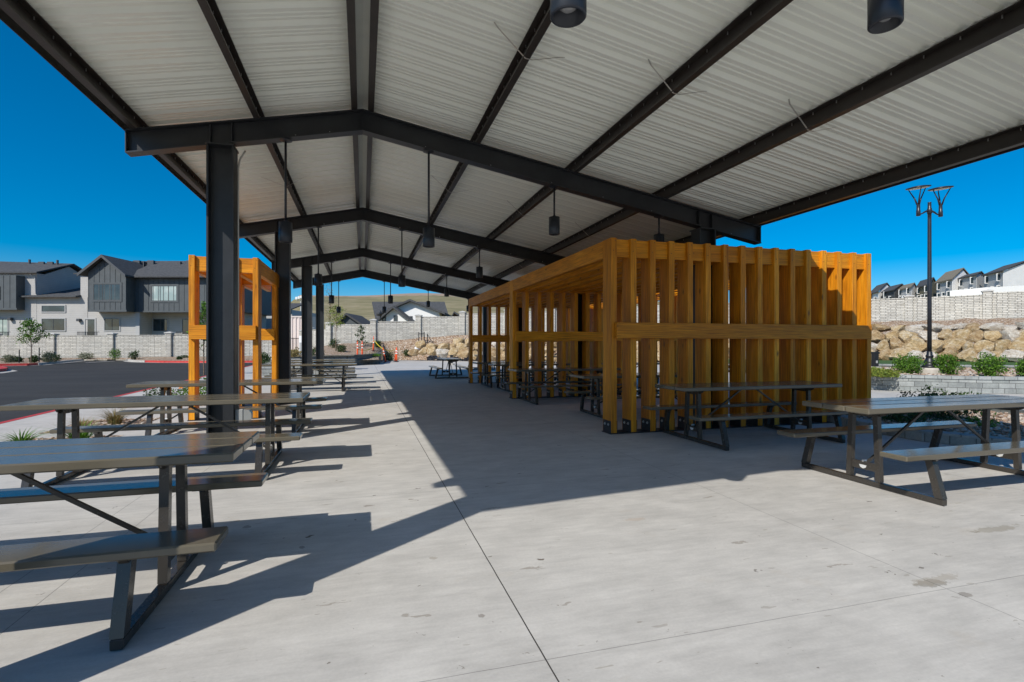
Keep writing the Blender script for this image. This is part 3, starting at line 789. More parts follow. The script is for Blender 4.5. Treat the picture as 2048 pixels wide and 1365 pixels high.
# loose stones there
from mathutils.geometry import intersect_point_tri_2d
def inside(p, poly_):
    c = False; n = len(poly_); j = n-1
    for i in range(n):
        a, b = poly_[i], poly_[j]
        if (a.y > p[1]) != (b.y > p[1]) and p[0] < (b.x-a.x)*(p[1]-a.y)/(b.y-a.y)+a.x: c = not c
        j = i
    return c
def stone(bm, c, r, rng=random, sub=1, flat=.6):
    m = Matrix.Translation(c) @ Matrix.Rotation(rng.random()*6.28, 4, 'Z') @ Matrix.Diagonal((r*rng.uniform(.8, 1.5), r*rng.uniform(.6, 1), r*flat*rng.uniform(.7, 1.2), 1))
    g = bmesh.ops.create_icosphere(bm, subdivisions=sub, radius=1, matrix=m)
    for v in g['verts']: v.co += Vector((rng.uniform(-1, 1), rng.uniform(-1, 1), rng.uniform(-1, 1)))*r*.16
STONE = m_leaf('stone_mix', [(.20, .13, .09), (.36, .25, .17), (.45, .36, .28), (.52, .48, .42)], 0)
bm = bm_new(); n = 0
while n < 2600:
    p = (random.uniform(7.8, 13), random.uniform(2.8, 8.7))
    if inside(p, bed): stone(bm, Vector((p[0], p[1], .09)), random.uniform(.018, .045)); n += 1
struct('gravel', bm, STONE, kind='stuff')
bm = bm_new(); n = 0; rb = [q+Vector((.35, .35, 0)) for q in pts] + back
while n < 1800:
    p = (random.uniform(15, 26), random.uniform(6, 19))
    if inside(p, rb): stone(bm, Vector((p[0], p[1], .435)), random.uniform(.03, .07)); n += 1
struct('gravel', bm, STONE, kind='stuff')
bm = bm_new()
for (xa, xb, ya, yb) in ((-4.8, -3.55, 7.9, 9.4), (-4.9, -3.7, 9.9, 11.4), (-5.2, -3.4, 13.4, 15.8)):
    for i in range(240): stone(bm, Vector((random.uniform(xa, xb), random.uniform(ya, yb), .01)), random.uniform(.012, .035))
struct('gravel', bm, STONE, kind='stuff')
shrub(1880, 9.3, .07, 1.25, .52, LD, 'dark low shrub in the gravel bed behind the nearest right table', 2600, .030)
shrub(1800, 8.9, .07, .8, .22, LD, 'small dark ground plant beside the shrub behind the nearest right table', 900, .028)
shrub(1965, 8.4, .07, .45, .18, LG, 'small bright sprig on the gravel behind the nearest right table', 220, .03)
# right planter shrubs
shrub(1815, 17.6, .42, .85, .62, LG, 'rounded green shrub left of the lamp post footing', 2600, .035)
shrub(1893, 17.2, .42, .72, .68, LG, 'upright green shrub just right of the lamp post footing', 2600, .035)
shrub(1979, 15.8, .42, .78, .66, LG, 'dense green shrub farther right of the lamp post', 2600, .035)
shrub(2060, 15.6, .42, .7, .55, LG, 'green shrub cut by the right edge of the view', 2200, .035)
shrub(1765, 15.8, .42, .95, .24, LY, 'low yellow-green ground cover at the left end of the raised planter', 1500, .04)
shrub(1748, 17.5, .42, .8, .22, LY, 'low yellow-green plant beside the bollard light', 1000, .04)

# street lamp
L0 = W(1859, 17.6, .42)
lamp = thing('street_lamp', 'tall dark post lamp with two shallow dish heads above the raised planter', 'street lamp', L0, -YAW+.12)
FOOT = noisy('footing_concrete', (.42, .39, .34), (.52, .48, .42), 5, .85)
bm = bm_new(); lathe(bm, [(.38, -.1), (.395, .16), (.37, .20), (.30, .205), (.01, .205)], 32); obj('footing', bm, FOOT, lamp, False)
bm = bm_new(); lathe(bm, [(.235, .20), (.235, .25), (.215, .275), (.18, .31), (.155, .36), (.16, .40), (.145, .44), (.11, .50), (.10, .56), (.115, .585), (.115, .61), (.085, .65), (.08, .73), (.065, .76)], 28); obj('base', bm, DARK, lamp, True)
bm = bm_new(); lathe(bm, [(.065, .75), (.062, 3), (.055, 5.2), (.055, 5.42), (.07, 5.42), (.07, 5.58), (.055, 5.60), (.052, 5.78), (.058, 5.80)], 20); obj('pole', bm, LAMP, lamp, True)
for s in (-1, 1):
    hd = obj('lamp_head', (lambda b: (lathe(b, [(.062, 5.33), (.062, 5.50), (.055, 5.52), (.05, 5.75)], 16, (s*.42, 0, 0)), b)[1])(bm_new()), LAMP, lamp, True)
    bm = bm_new(); tube(bm, [(s*.05, 0, 5.52), (s*.18, 0, 5.47), (s*.28, 0, 5.41), (s*.42, 0, 5.37)], [.035, .03, .024, .022], 8); obj('arm', bm, LAMP, lamp, True)
    m4 = Matrix.Translation((s*.42, 0, 6.28)) @ Matrix.Rotation(-.12, 4, 'Y') @ Matrix.Rotation(.09, 4, 'X')
    for k_ in range(3):
        a = k_*2.094+.5+s*.5; tip = m4 @ Vector((.28*math.cos(a), .28*math.sin(a), -.01)); b0 = Vector((s*.42+.035*math.cos(a), .035*math.sin(a), 5.72)); mid = Vector((s*.42+.10*math.cos(a), .10*math.sin(a), 5.92))
        bm = bm_new(); tube(bm, [b0, mid, tip], [.028, .022, .014], 7); obj('strut', bm, LAMP, hd, True)
    bm = bm_new(); lathe(bm, [(.305, -.02), (.35, -.005), (.345, .022), (.2, .05), (.01, .06)], 32); bmesh.ops.transform(bm, matrix=m4, verts=bm.verts); obj('dish', bm, LAMP, hd, True)
    bm = bm_new(); lathe(bm, [(.285, -.008), (.285, -.028), (.01, -.034)], 32); bmesh.ops.transform(bm, matrix=m4, verts=bm.verts); obj('diffuser', bm, mat('cream_diffuser', (.9, .85, .72), .5), hd)
# bollard light
def bollard(loc, label):
    b = thing('bollard_light', label, 'bollard light', loc, -YAW, 'bollard lights')
    bm = bm_new(); box(bm, -.09, .09, -.09, .09, .12, .62, bev=.008); box(bm, -.1, .13, -.1, .1, .62, .70, bev=.01); obj('post', bm, DARK, b)
    bm = bm_new(); box(bm, -.03, .03, -.115, -.091, .26, .36); obj('outlet_cover', bm, GREYBOX, b)
    bm = bm_new(); lathe(bm, [(.22, -.1), (.22, .10), (.2, .119), (.01, .119)], 24); obj('footing', bm, FOOT, b)
bollard(W(1750, 20.5, .42), 'dark bollard light near the right end of the timber pergola')
bollard(W(903, 36, .0), 'dark bollard light before the boulders left of the pergola')

# ---------------------------------------------------------------- boulders
def m_rock(tone):
    m = mat('sandstone', (.5, .38, .2), .9); k = NB(m); v = k.coord(); r = k.rnd()
    cm = k.n('CombineXYZ'); k.l(k.math('MULTIPLY', r, 60), cm.inputs[0]); ad = k.n('VectorMath', operation='ADD'); k.l(v, ad.inputs[0]); k.l(cm.outputs[0], ad.inputs[1])
    n1 = k.noise(ad.outputs[0], 1.6, 7, .7); n2 = k.noise(ad.outputs[0], 6, 7, .75)
    st = [((.42, .27, .11), (.62, .47, .26), (.76, .68, .52)), ((.33, .20, .09), (.50, .36, .19), (.66, .55, .38)), ((.54, .45, .34), (.74, .69, .60), (.84, .81, .74))][tone]
    c = k.ramp(n1, list(zip((.32, .5, .66), st)))
    c = k.mix(c, k.ramp(n2, [(.35, (.55, .46, .38)), (.58, (1.1, 1.1, 1.1))]), .85, 'MULTIPLY')
    k.col(c); k.bump(k.math('ADD', n1, n2), 1, .16)
    return m
def rock_mesh(seed, rm):
    rng = random.Random(seed); bm = bm_new()
    bmesh.ops.create_icosphere(bm, subdivisions=3, radius=1)
    planes = []
    for i in range(16):
        d = Vector((rng.gauss(0, 1), rng.gauss(0, 1), rng.gauss(0, .8))).normalized(); planes.append((d, rng.uniform(.62, .92)))
    for v in bm.verts:
        d = v.co.normalized(); r = 1.25
        for n_, o_ in planes:
            c_ = d.dot(n_)
            if c_ > .05: r = min(r, o_/c_)
        r *= 1+.06*noise.noise(d*3+Vector((seed, 0, 0)))+.05*noise.noise(d*7+Vector((seed, 0, 0)))
        v.co = d*r
    for f in bm.faces: f.smooth = True
    me = bpy.data.meshes.new('boulder'); bm.to_mesh(me); bm.free(); me.materials.append(rm)
    try: me.set_sharp_from_angle(angle=R(20))
    except Exception: pass
    return me
RM = [[rock_mesh(i+t_*7, m_) for i in range(7)] for t_, m_ in enumerate([m_rock(0), m_rock(1), m_rock(2)])]
def interp(tab, px):
    for a, b in zip(tab, tab[1:]):
        if a[0] <= px <= b[0]:
            t = (px-a[0])/(b[0]-a[0]); return [a[i]+(b[i]-a[i])*t for i in range(1, len(a))]
    return list((tab[0] if px < tab[0][0] else tab[-1])[1:])
# px, distance at foot, z foot, z top, rows
BT = [(812, 45, .55, 1.5), (930, 43.5, .35, 2.1), (1100, 41, .1, 2.5), (1500, 36, .3, 2.75), (1740, 33.5, .36, 2.85), (2060, 28.8, .38, 2.80), (2600, 23, .4, 2.8)]
ORD = 'first second third fourth fifth sixth seventh eighth ninth tenth eleventh twelfth thirteenth fourteenth fifteenth sixteenth seventeenth eighteenth nineteenth twentieth'.split()
zones = [(930, 'left of the timber pergola'), (1215, 'seen through the pergola side'), (1735, 'behind the front pergola planks'), (1850, 'between pergola and lamp pole'), (2048, 'right of the lamp pole'), (9999, 'beyond the right edge')]
rown = ['bottom row', 'second row', 'third row', 'top row']
cnt = 0
for row in range(4):
    px = 818 + row*14 if row < 2 else (905 if row == 2 else 950); zi = {}
    while px < 2250:
        d, zf, zt = interp(BT, px)
        rh = .58 if px < 930 else (zt-zf)/4.0*1.08
        wd = rh*random.uniform(1.15, 2.1)
        if row == 3: wd *= 1.1
        step = wd*F/d
        z = zf+rh*.46+row*rh*.90+random.uniform(-.06, .06)
        dd = d+.35+row*.5+random.uniform(-.12, .12)
        pxc = px+step/2
        p = W(pxc, dd, z); tone = random.choices((0, 1, 2), (.55, .25, .20) if row < 3 else (.3, .2, .5))[0]
        rock = bpy.data.objects.new('boulder', RM[tone][random.randrange(7)]); C.objects.link(rock)
        rock.location = p; rock.scale = (wd*.63, wd*.45, rh*.66*random.uniform(.9, 1.15) if row < 3 else rh*.42)
        rock.rotation_euler = (random.uniform(-.15, .15), random.uniform(-.2, .2), -YAW+random.choice((0, math.pi))+random.uniform(-.35, .35))
        zn = [z_ for lim, z_ in zones if pxc < lim][0]; zi[zn] = zi.get(zn, 0)+1
        tag(rock, '%s boulder %s, %s from left in the %s' % (('golden tan', 'brown ochre', 'pale cream')[tone], zn, ORD[zi[zn]-1], rown[row]), 'boulder', 'boulders of the retaining slope')
        px += step*.94; cnt += 1

# ---------------------------------------------------------------- boundary walls
def m_split(name):
    m = mat(name, (.45, .43, .39), .9); k = NB(m); v = k.coord('UV')
    ds = k.n('TexNoise'); ds.inputs['Scale'].default_value = 5; k.l(v, ds.inputs['Vector'])
    ad = k.n('VectorMath', operation='MULTIPLY_ADD'); k.l(ds.outputs['Color'], ad.inputs[0]); ad.inputs[1].default_value = (.05, .05, 0); k.l(v, ad.inputs[2])
    br = k.n('TexBrick'); br.inputs['Scale'].default_value = 1; br.inputs['Brick Width'].default_value = .55; br.inputs['Row Height'].default_value = .125; br.inputs['Mortar Size'].default_value = .014
    br.inputs['Mortar Smooth'].default_value = .6; br.inputs['Color1'].default_value = (.50, .48, .43, 1); br.inputs['Color2'].default_value = (.66, .64, .58, 1); br.inputs['Mortar'].default_value = (.22, .21, .18, 1); br.offset = .43; br.squash = .6; br.squash_frequency = 2
    k.l(ad.outputs[0], br.inputs['Vector'])
    n1 = k.noise(k.coord(), 9, 5, .7); n0 = k.noise(k.coord(), .5, 3, .5)
    c = k.mix(br.outputs['Color'], k.ramp(n1, [(.3, (.78, .78, .78)), (.7, (1.15, 1.15, 1.15))]), 1, 'MULTIPLY')
    c = k.mix(c, k.ramp(n0, [(.3, (.9, .9, .9)), (.7, (1.07, 1.06, 1.03))]), 1, 'MULTIPLY')
    k.col(c); k.bump(k.math('SUBTRACT', k.math('MULTIPLY', n1, .6), br.outputs['Fac']), 1, .05)
    return m
SPLIT = m_split('split_face_concrete')
PILCAP = noisy('pillar_cap', (.45, .44, .41), (.56, .55, .51), 3, .85)
def boundary(name, label, stops, th=.18):
    """stops: list of (px, d, z_base, z_top_of_panel_to_the_right)"""
    t = thing(name, label, 'wall')
    P = [W(a[0], a[1], 0) for a in stops]
    for i in range(len(stops)-1):
        a, b = P[i], P[i+1]; zb = min(stops[i][2], stops[i+1][2])-.5; zt = stops[i][3]
        n_ = max(2, int((b-a).length))
        wall_strip([a, b], [zb, zb], [zt, zt], th, SPLIT, 'wall_panel', t)
        d = (b-a).normalized(); nn = Vector((-d.y, d.x, 0))
        wall_strip([a-nn*.03, b-nn*.03], [zt, zt], [zt+.09, zt+.09], th+.06, SPLIT, 'coping', t)
    for i, (px, d, zb, zt) in enumerate(stops):
        z = max(zt, stops[i-1][3] if i else zt)+.16
        a = P[i]; dr = (P[min(i+1, len(P)-1)]-P[max(i-1, 0)]).normalized(); nn = Vector((-dr.y, dr.x, 0))
        A = a-dr*.27-nn*.16; B = a+dr*.27-nn*.16
        wall_strip([A, B], [zb-.5]*2, [z]*2, .52, SPLIT, 'pillar', t)
        bm = bm_new(); c0 = a+nn*.10; m4 = Matrix.Translation(c0) @ Matrix.Rotation(math.atan2(dr.y, dr.x), 4, 'Z')
        box(bm, -.33, .33, -.32, .32, z+.001, z+.07, m4)
        vs = [bm.verts.new(m4 @ Vector(q)) for q in ((-.33, -.32, z+.071), (.33, -.32, z+.071), (.33, .32, z+.071), (-.33, .32, z+.071))]; ap = bm.verts.new(m4 @ Vector((0, 0, z+.17)))
        for j in range(4): bm.faces.new((vs[j], vs[(j+1) % 4], ap))
        obj('pillar_cap', bm, PILCAP, t)
    return t
LW = [(-500, 43.6, .25, 2.05), (-355, 44.7, .25, 2.08), (-240, 45.4, .25, 2.1), (-125, 46.2, .22, 2.12), (-10, 46.8, .22, 2.14), (105, 47, .2, 2.16), (222.5, 47, .2, 2.2), (338, 47.2, .25, 2.28), (450, 47.5, .3, 2.34), (552, 48, .4, 2.4)]
boundary('boundary_wall', 'long pale split-face block wall with pillars in front of the grey townhouses', LW)
CW = [(604, 52, .6, 2.6), (620, 51, .8, 2.8), (658, 49.4, 1.2, 3.25), (747, 49.4, 1.6, 3.55), (837, 49.6, 2.0, 4.0), (925, 49.5, 2.25, 4.3), (1015, 49, 2.4, 4.45), (1105, 48.2, 2.5, 4.6), (1200, 47.4, 2.7, 4.75), (1300, 46.6, 2.8, 4.85), (1420, 45.4, 2.9, 4.95), (1540, 44.2, 3.0, 5.0), (1680, 42.9, 3.1, 5.02), (1818, 41, 3.15, 5.0), (1975, 38, 3.2, 5.12), (2150, 35.6, 3.2, 5.2), (2360, 33, 3.2, 5.2)]
boundary('boundary_wall', 'pale split-face block wall stepping up above the boulder slope', CW)

# ---------------------------------------------------------------- houses
def m_siding(name, col, pitch=.19):
    m = mat(name, col, .7); k = NB(m); v = k.coord(); s = k.n('SeparateXYZ'); k.l(v, s.inputs[0])
    f = k.math('FRACT', k.math('DIVIDE', s.outputs[2], pitch))
    c = k.ramp(f, [(.0, tuple(x*.55 for x in col)), (.10, tuple(x*.97 for x in col)), (1, col)])
    n_ = k.noise(v, 1.2, 4); c = k.mix(c, k.ramp(n_, [(.3, (.94, .94, .94)), (.7, (1.04, 1.04, 1.04))]), 1, 'MULTIPLY')
    k.col(c); k.bump(f, .6, .02); return m
SIDE = m_siding('pale_lap_siding', (.48, .465, .44)); SIDEW = m_siding('white_siding', (.85, .85, .83), .15); SIDEG = m_siding('grey_siding', (.52, .53, .53), .15); SIDEO = m_siding('olive_siding', (.17, .16, .11), .15); SIDED = m_siding('dark_siding', (.075, .08, .085), .15)
BNB = noisy('slate_board_siding', (.062, .073, .078), (.078, .09, .096), 2, .6)
SHIN = noisy('charcoal_shingles', (.045, .047, .05), (.085, .087, .09), 4, .9, .5, .03, (1, 1, 3)); SHINB = noisy('brown_shingles', (.16, .14, .10), (.24, .21, .16), 5, .9)
TRIM = mat('trim_grey', (.42, .42, .41), .6); TRIMD = mat('trim_dark', (.06, .065, .07), .5); WTRIM = mat('white_trim', (.78, .78, .76), .6)
def m_glass(name, c1, c2):
    m = mat(name, c1, .06, 0, .8); k = NB(m); f = k.noise(k.coord(), .9, 2); k.col(k.ramp(f, [(.4, c1), (.6, c2)])); return m
GLASS = m_glass('window_glass', (.012, .022, .030), (.03, .05, .06)); CURT = m_glass('curtained_glass', (.30, .38, .36), (.5, .56, .52))
def FB(d): return Matrix.Rotation(0, 4, 'Z')
def front_root(name, label, cat='house', group=None):       # house frame faces the site: x across, y away
    return thing(name, label, cat, (0, 0, 0), -YAW, group)
def ux(px, d): return (px-1024)/F*d
def zz(y, d): return H+(HOR-y)*d/F
def window(parent, px0, px1, y0, y1, d, n=2, frame=TRIM, glass=GLASS, fw=.09, curtain=()):
    bm = bm_new(); x0, x1 = ux(px0, d), ux(px1, d); za, zb = zz(y1, d), zz(y0, d)
    y = d-.05
    box(bm, x0-fw, x0, y, d-.001, za-fw, zb+fw); box(bm, x1, x1+fw, y, d-.001, za-fw, zb+fw); box(bm, x0, x1, y, d-.001, zb, zb+fw); box(bm, x0, x1, y, d-.001, za-fw, za)
    f = obj('window', bm, frame, parent)
    bm = bm_new(); fr = .05
    for i in range(1, n): x = x0+(x1-x0)*i/n; box(bm, x-fr/2, x+fr/2, d-.04, d-.008, za+.001, zb-.001)
    box(bm, x0+.001, x0+fr, d-.04, d-.008, za+.001, zb-.001); box(bm, x1-fr, x1-.001, d-.04, d-.008, za+.001, zb-.001); box(bm, x0+fr+.001, x1-fr-.001, d-.04, d-.008, zb-fr, zb-.001); box(bm, x0+fr+.001, x1-fr-.001, d-.04, d-.008, za+.001, za+fr)
    obj('sash', bm, TRIMD, f)
    bm = bm_new(); box(bm, x0+.002, x1-.002, d-.022, d-.012, za+.002, zb-.002); obj('pane', bm, glass, f)
    return f
def hbox(name, parent, px0, px1, y0, y1, d, depth, m):
    bm = bm_new(); box(bm, ux(px0, d), ux(px1, d), d, d+depth, zz(y1, d), zz(y0, d)); return obj(name, bm, m, parent)
def battens(parent, px0, px1, y0, y1, d, n, m=BNB, topf=None):
    bm = bm_new()
    for i in range(n+1):
        x = ux(px0+(px1-px0)*i/n, d); t = zz(y0, d) if topf is None else topf(px0+(px1-px0)*i/n)
        box(bm, x-.03, x+.03, d-.03, d-.001, zz(y1, d), t)
    return obj('battens', bm, m, parent)
def roof_slab(parent, pts, th=.14, m=SHIN, name='roof'):
    bm = bm_new(); prism(bm, pts, (0, 0, th)); return obj(name, bm, m, parent)
# --- townhouse at left edge
D = 53.
h1 = front_root('townhouse', 'grey two-storey townhouse at the left edge with a low linking roof')
hbox('wall', h1, -120, 73, 547, 722, D, 6, SIDE)
bm = bm_new(); x = ux(73, D)   # gable end facing right
prism(bm, [(x-.3, D+.0, zz(547, D)-.4), (x-.3, D+3.9, 9.95), (x-.3, D+8, zz(547, D)-.4)], (.299, 0, 0)); obj('gable_wall', bm, SIDE, h1)
hbox('wall', h1, 20, 73, 547, 600, D+5.9, 2, SIDE)
xl, xr = ux(-140, D), ux(73, D)+.45
roof_slab(h1, [(xl, D-.5, zz(548, D)), (xr, D-.5, zz(548, D)), (xr, D+4, 10.15), (xl, D+4, 10.5)])
roof_slab(h1, [(xl, D+4.02, 10.5), (xr, D+4.02, 10.15), (xr, D+8.5, 8.5), (xl, D+8.5, 8.7)])
for px, hh in ((18, .62), (42, .36), (60, .36), (74, .55)):
    x = ux(px+36, D+3); ww = .06 if hh > .5 else .3; bm = bm_new(); box(bm, x-ww, x+ww, D+3.2, D+3.4, 10.0, 10.02+hh); obj('roof_vent', bm, TRIMD, h1)
hbox('bay', h1, -120, 33, 551, 619.5, D-.9, .89, BNB); battens(h1, -120, 32, 551.5, 618.5, D-.9, 12)
hbox('trim', h1, -120, 33.5, 616.5, 620.2, D-.97, .06, BNB)
window(h1, -70, -1, 575, 598, D-.9, 3, TRIMD)
hbox('wall', h1, 60, 175, 595, 722, D+.02, 5, SIDE)
xa, xb = ux(46, D), ux(161, D)
roof_slab(h1, [(xa, D-.6, zz(596, D)), (xb, D-.6, zz(596, D)), (xb, D+6.5, zz(596, D)+1.75), (ux(73, D)+.02, D+6.5, zz(596, D)+1.75), (ux(73, D)+.02, D+1, zz(596, D)+.35)])
hbox('wall', h1, 117, 162, 556, 590, D+6, 2, SIDE)
roof_slab(h1, [(ux(112, D+6), D+5.4, 8.1), (ux(164, D+6), D+5.4, 8.1), (ux(164, D+6), D+9, 9.1), (ux(124, D+6), D+9, 9.1)])
window(h1, 84, 130, 638, 661.5-9+9, D, 2, TRIM, GLASS); window(h1, 84, 130, 612, 624, D, 1, TRIM, GLASS)
window(h1, -4, 16, 638, 675, D-.002, 2, TRIM, CURT)
bm = bm_new(); tube(bm, [(ux(68, D), D-.4, zz(550, D)), (ux(71, D), D-.06, zz(556, D)), (ux(72, D), D-.06, zz(588, D))], .05, 6); obj('downpipe', bm, TRIM, h1)
for px, yy in ((24, 639),):
    bm = bm_new(); box(bm, ux(px, D)-.15, ux(px, D)+.15, D-.35, D-.002, zz(yy, D)-.12, zz(yy, D)+.15); obj('wall_lamp', bm, TRIMD, h1)
# --- right townhouse
h2 = front_root('townhouse', 'slate and pale grey townhouse with a tall pointed gable bay')
hbox('wall', h2, 161, 279, 549, 722, D+.05, 9, SIDE)
hbox('wall', h2, 279.2, 470, 620, 722, D+1.9, 7, SIDE)
hbox('corner_post', h2, 271, 279, 620.5, 722, D-.04, .3, TRIM)
hbox('wall', h2, 264, 470, 556, 622.5, D-.05, 9, BNB); battens(h2, 266, 470, 558, 622, D-.05, 20)
hbox('trim', h2, 264, 470, 622, 625, D-.12, .5, BNB)
# gable bay
Dg = D-1.3; xg0, xg1, xp = ux(176, Dg), ux(252.5, Dg), ux(211, Dg)
bm = bm_new(); prism(bm, [(xg0, Dg, zz(623, Dg)), (xg1, Dg, zz(623, Dg)), (xg1, Dg, zz(548, Dg)), (xp, Dg, zz(516.5, Dg)), (xg0, Dg, zz(545, Dg))], (0, 4, 0)); obj('gable_bay', bm, BNB, h2)
def gt(px): return zz(545+(516.5-545)*(px-176)/35 if px < 211 else 516.5+(548-516.5)*(px-211)/41.5, Dg)-.25
battens(h2, 177, 251.5, 0, 622, Dg, 7, BNB, gt)
hbox('trim', h2, 175.5, 253, 620, 624, Dg-.07, .06, BNB)
for s, (xe, ye) in ((-1, (163, 552)), (1, (258.5, 554))):
    roof_slab(h2, [(ux(xe, Dg), Dg-.5, zz(ye, Dg)), (xp, Dg-.5, zz(514.5, Dg)), (xp, Dg+6.5, zz(514.5, Dg)), (ux(xe, Dg), Dg+(1.6 if s < 0 else 1.8), zz(ye, Dg))], .16)
    bm = bm_new(); prism(bm, [(ux(xe, Dg), Dg-.56, zz(ye, Dg)-.12), (xp, Dg-.56, zz(514.5, Dg)-.12), (xp, Dg-.56, zz(514.5, Dg)+.17), (ux(xe, Dg), Dg-.56, zz(ye, Dg)+.17)], (0, .055, 0)); obj('bargeboard', bm, TRIMD, h2)
window(h2, 187.5, 241, 568.5, 601, Dg, 3, BNB, GLASS, .16)
window(h2, 304, 354, 572, 602.5, D-.05, 3, BNB, CURT, .16)
roof_slab(h2, [(ux(256, D), D-.7, zz(557, D)), (ux(480, D), D-.7, zz(557, D)), (ux(480, D), D+4.5, zz(557, D)+2.35), (ux(256, D), D+4.5, zz(557, D)+2.35)])
roof_slab(h2, [(ux(200, D), D+4.52, zz(557, D)+2.35), (ux(480, D), D+4.52, zz(557, D)+2.35), (ux(480, D), D+9.5, zz(557, D)), (ux(200, D), D+9.5, zz(557, D))])
roof_slab(h2, [(ux(150, D), D-.2, zz(549.5, D)), (ux(178, D), D-.2, zz(549.5, D)), (ux(200, D), D+4.4, zz(549, D)+1.6), (ux(150, D), D+4.4, zz(549, D)+.4)])
for px, hh in ((270, .42), (284, .3), (298, .42), (357, .3), (376, .42)):
    x = ux(px, D+3); ww = .33 if hh > .4 else .05; bm = bm_new(); box(bm, x-ww, x+ww, D+3.2, D+3.5, zz(557, D)+1.6, zz(557, D)+1.92+hh); obj('roof_vent', bm, TRIMD, h2)
window(h2, 209.5, 239.5, 637.5, 661.5, D+.05, 2, TRIM); window(h2, 307, 335, 638.5, 662.5, D+1.9, 2, TRIM)
for px0, px1, dd in ((171, 190, D+.05), (365, 379, D+1.9)):
    f = window(h2, px0, px1, 639, 683, dd, 1, TRIM, GLASS, .12)
bm = bm_new(); box(bm, ux(160, D)-.15, ux(160, D)+.15, D-.3, D+.048, zz(641, D)-.12, zz(641, D)+.15); obj('wall_lamp', bm, TRIMD, h2)
for i, (pa, pb) in enumerate(((154, 198), (-2, 20), (352, 384))):
    rl = front_root('patio_railing', ['black patio railing before the door under the gable bay', 'black patio railing before the leftmost glazed door', 'black patio railing before the shadowed right door'][i], 'railing', 'patio railings')
    bm = bm_new(); d = 50.5
    x0, x1 = ux(pa, d), ux(pb, d); z1 = zz(664, d)
    box(bm, x0, x1, d, d+.04, z1-.05, z1)
    for j in range(int((x1-x0)/.12)): box(bm, x0+j*.12, x0+j*.12+.03, d+.005, d+.035, 0, z1-.051)
    obj('rails', bm, DARK, rl)
# third house glimpsed through the small timber frame
h3 = front_root('townhouse', 'grey house glimpsed between the small timber frame and second column')
D3 = 66.; hbox('wall', h3, 500, 584, 620, 720, D3, 8, SIDEG)
roof_slab(h3, [(ux(494, D3), D3-.5, zz(621, D3)), (ux(586, D3), D3-.5, zz(621, D3)), (ux(586, D3), D3+4, zz(604, D3)), (ux(500, D3), D3+4, zz(604, D3))])
window(h3, 560, 575, 640, 662, D3, 2)
# centre white house
D4 = 76.
h4 = front_root('house', 'white gabled house with charcoal roof above the centre wall')
def gable(parent, pxl, pxr, yl, yr, pxp, yp, yb, d, depth, m, over=.5, rm=SHIN):
    bm = bm_new(); prism(bm, [(ux(pxl, d), d, zz(yb, d)), (ux(pxr, d), d, zz(yb, d)), (ux(pxr, d), d, zz(yr, d)), (ux(pxp, d), d, zz(yp, d)), (ux(pxl, d), d, zz(yl, d))], (0, depth, 0)); obj('wall', bm, m, parent)
    for px, y, s in ((pxl, yl, -1), (pxr, yr, 1)):
        sl = (zz(yp, d)-zz(y, d))/abs(ux(pxp, d)-ux(px, d)); xe = ux(px, d)+s*over; ze = zz(y, d)-sl*over
        bm = bm_new(); P = [(xe, d-over, ze+.03), (ux(pxp, d), d-over, zz(yp, d)+.03), (ux(pxp, d), d+depth, zz(yp, d)+.03), (xe, d+depth, ze+.03)]
        prism(bm, P if s < 0 else P[::-1], (0, 0, .3)); obj('roof', bm, rm, parent)
gable(h4, 768, 879, 627, 626, 822, 604, 680, D4, 9, WTRIM, .9)
gable(h4, 762, 816, 640, 640, 788, 618, 690, D4-3, 3, WTRIM, .8)
bm = bm_new()
for za, ya, zb, yb2 in ((zz(640, D4), D4+2, zz(607.5, D4+8), D4+8),):
    prism(bm, [(ux(744, D4), ya, za), (ux(896, D4), ya, za), (ux(889, D4+8), yb2, zb), (ux(744, D4+8), yb2, zb)], (0, 0, .3))
obj('roof', bm, SHIN, h4)
hbox('wall', h4, 747, 768, 638, 690, D4+2.2, 6, BNB); hbox('wall', h4, 876, 893, 632, 690, D4+2.2, 6, SIDEG)
for a, b in ((765, 771), (788.5, 794)): window(h4, a, b, 632.5, 642, D4-3, 1, TRIMD)
window(h4, 819, 824, 634, 643, D4, 1, TRIMD)
h5 = front_root('house', 'low house with near-black gable roof left of the white house')
gable(h5, 676, 722, 650, 650, 694, 631, 680, 80., 8, BNB, .6)
h6 = front_root('house', 'small brown gabled house by the left end of the pergola beam')
gable(h6, 902, 930, 640, 641, 909, 627, 660, 95., 8, noisy('brown_wall', (.14, .09, .06), (.18, .12, .08), 3), .8)
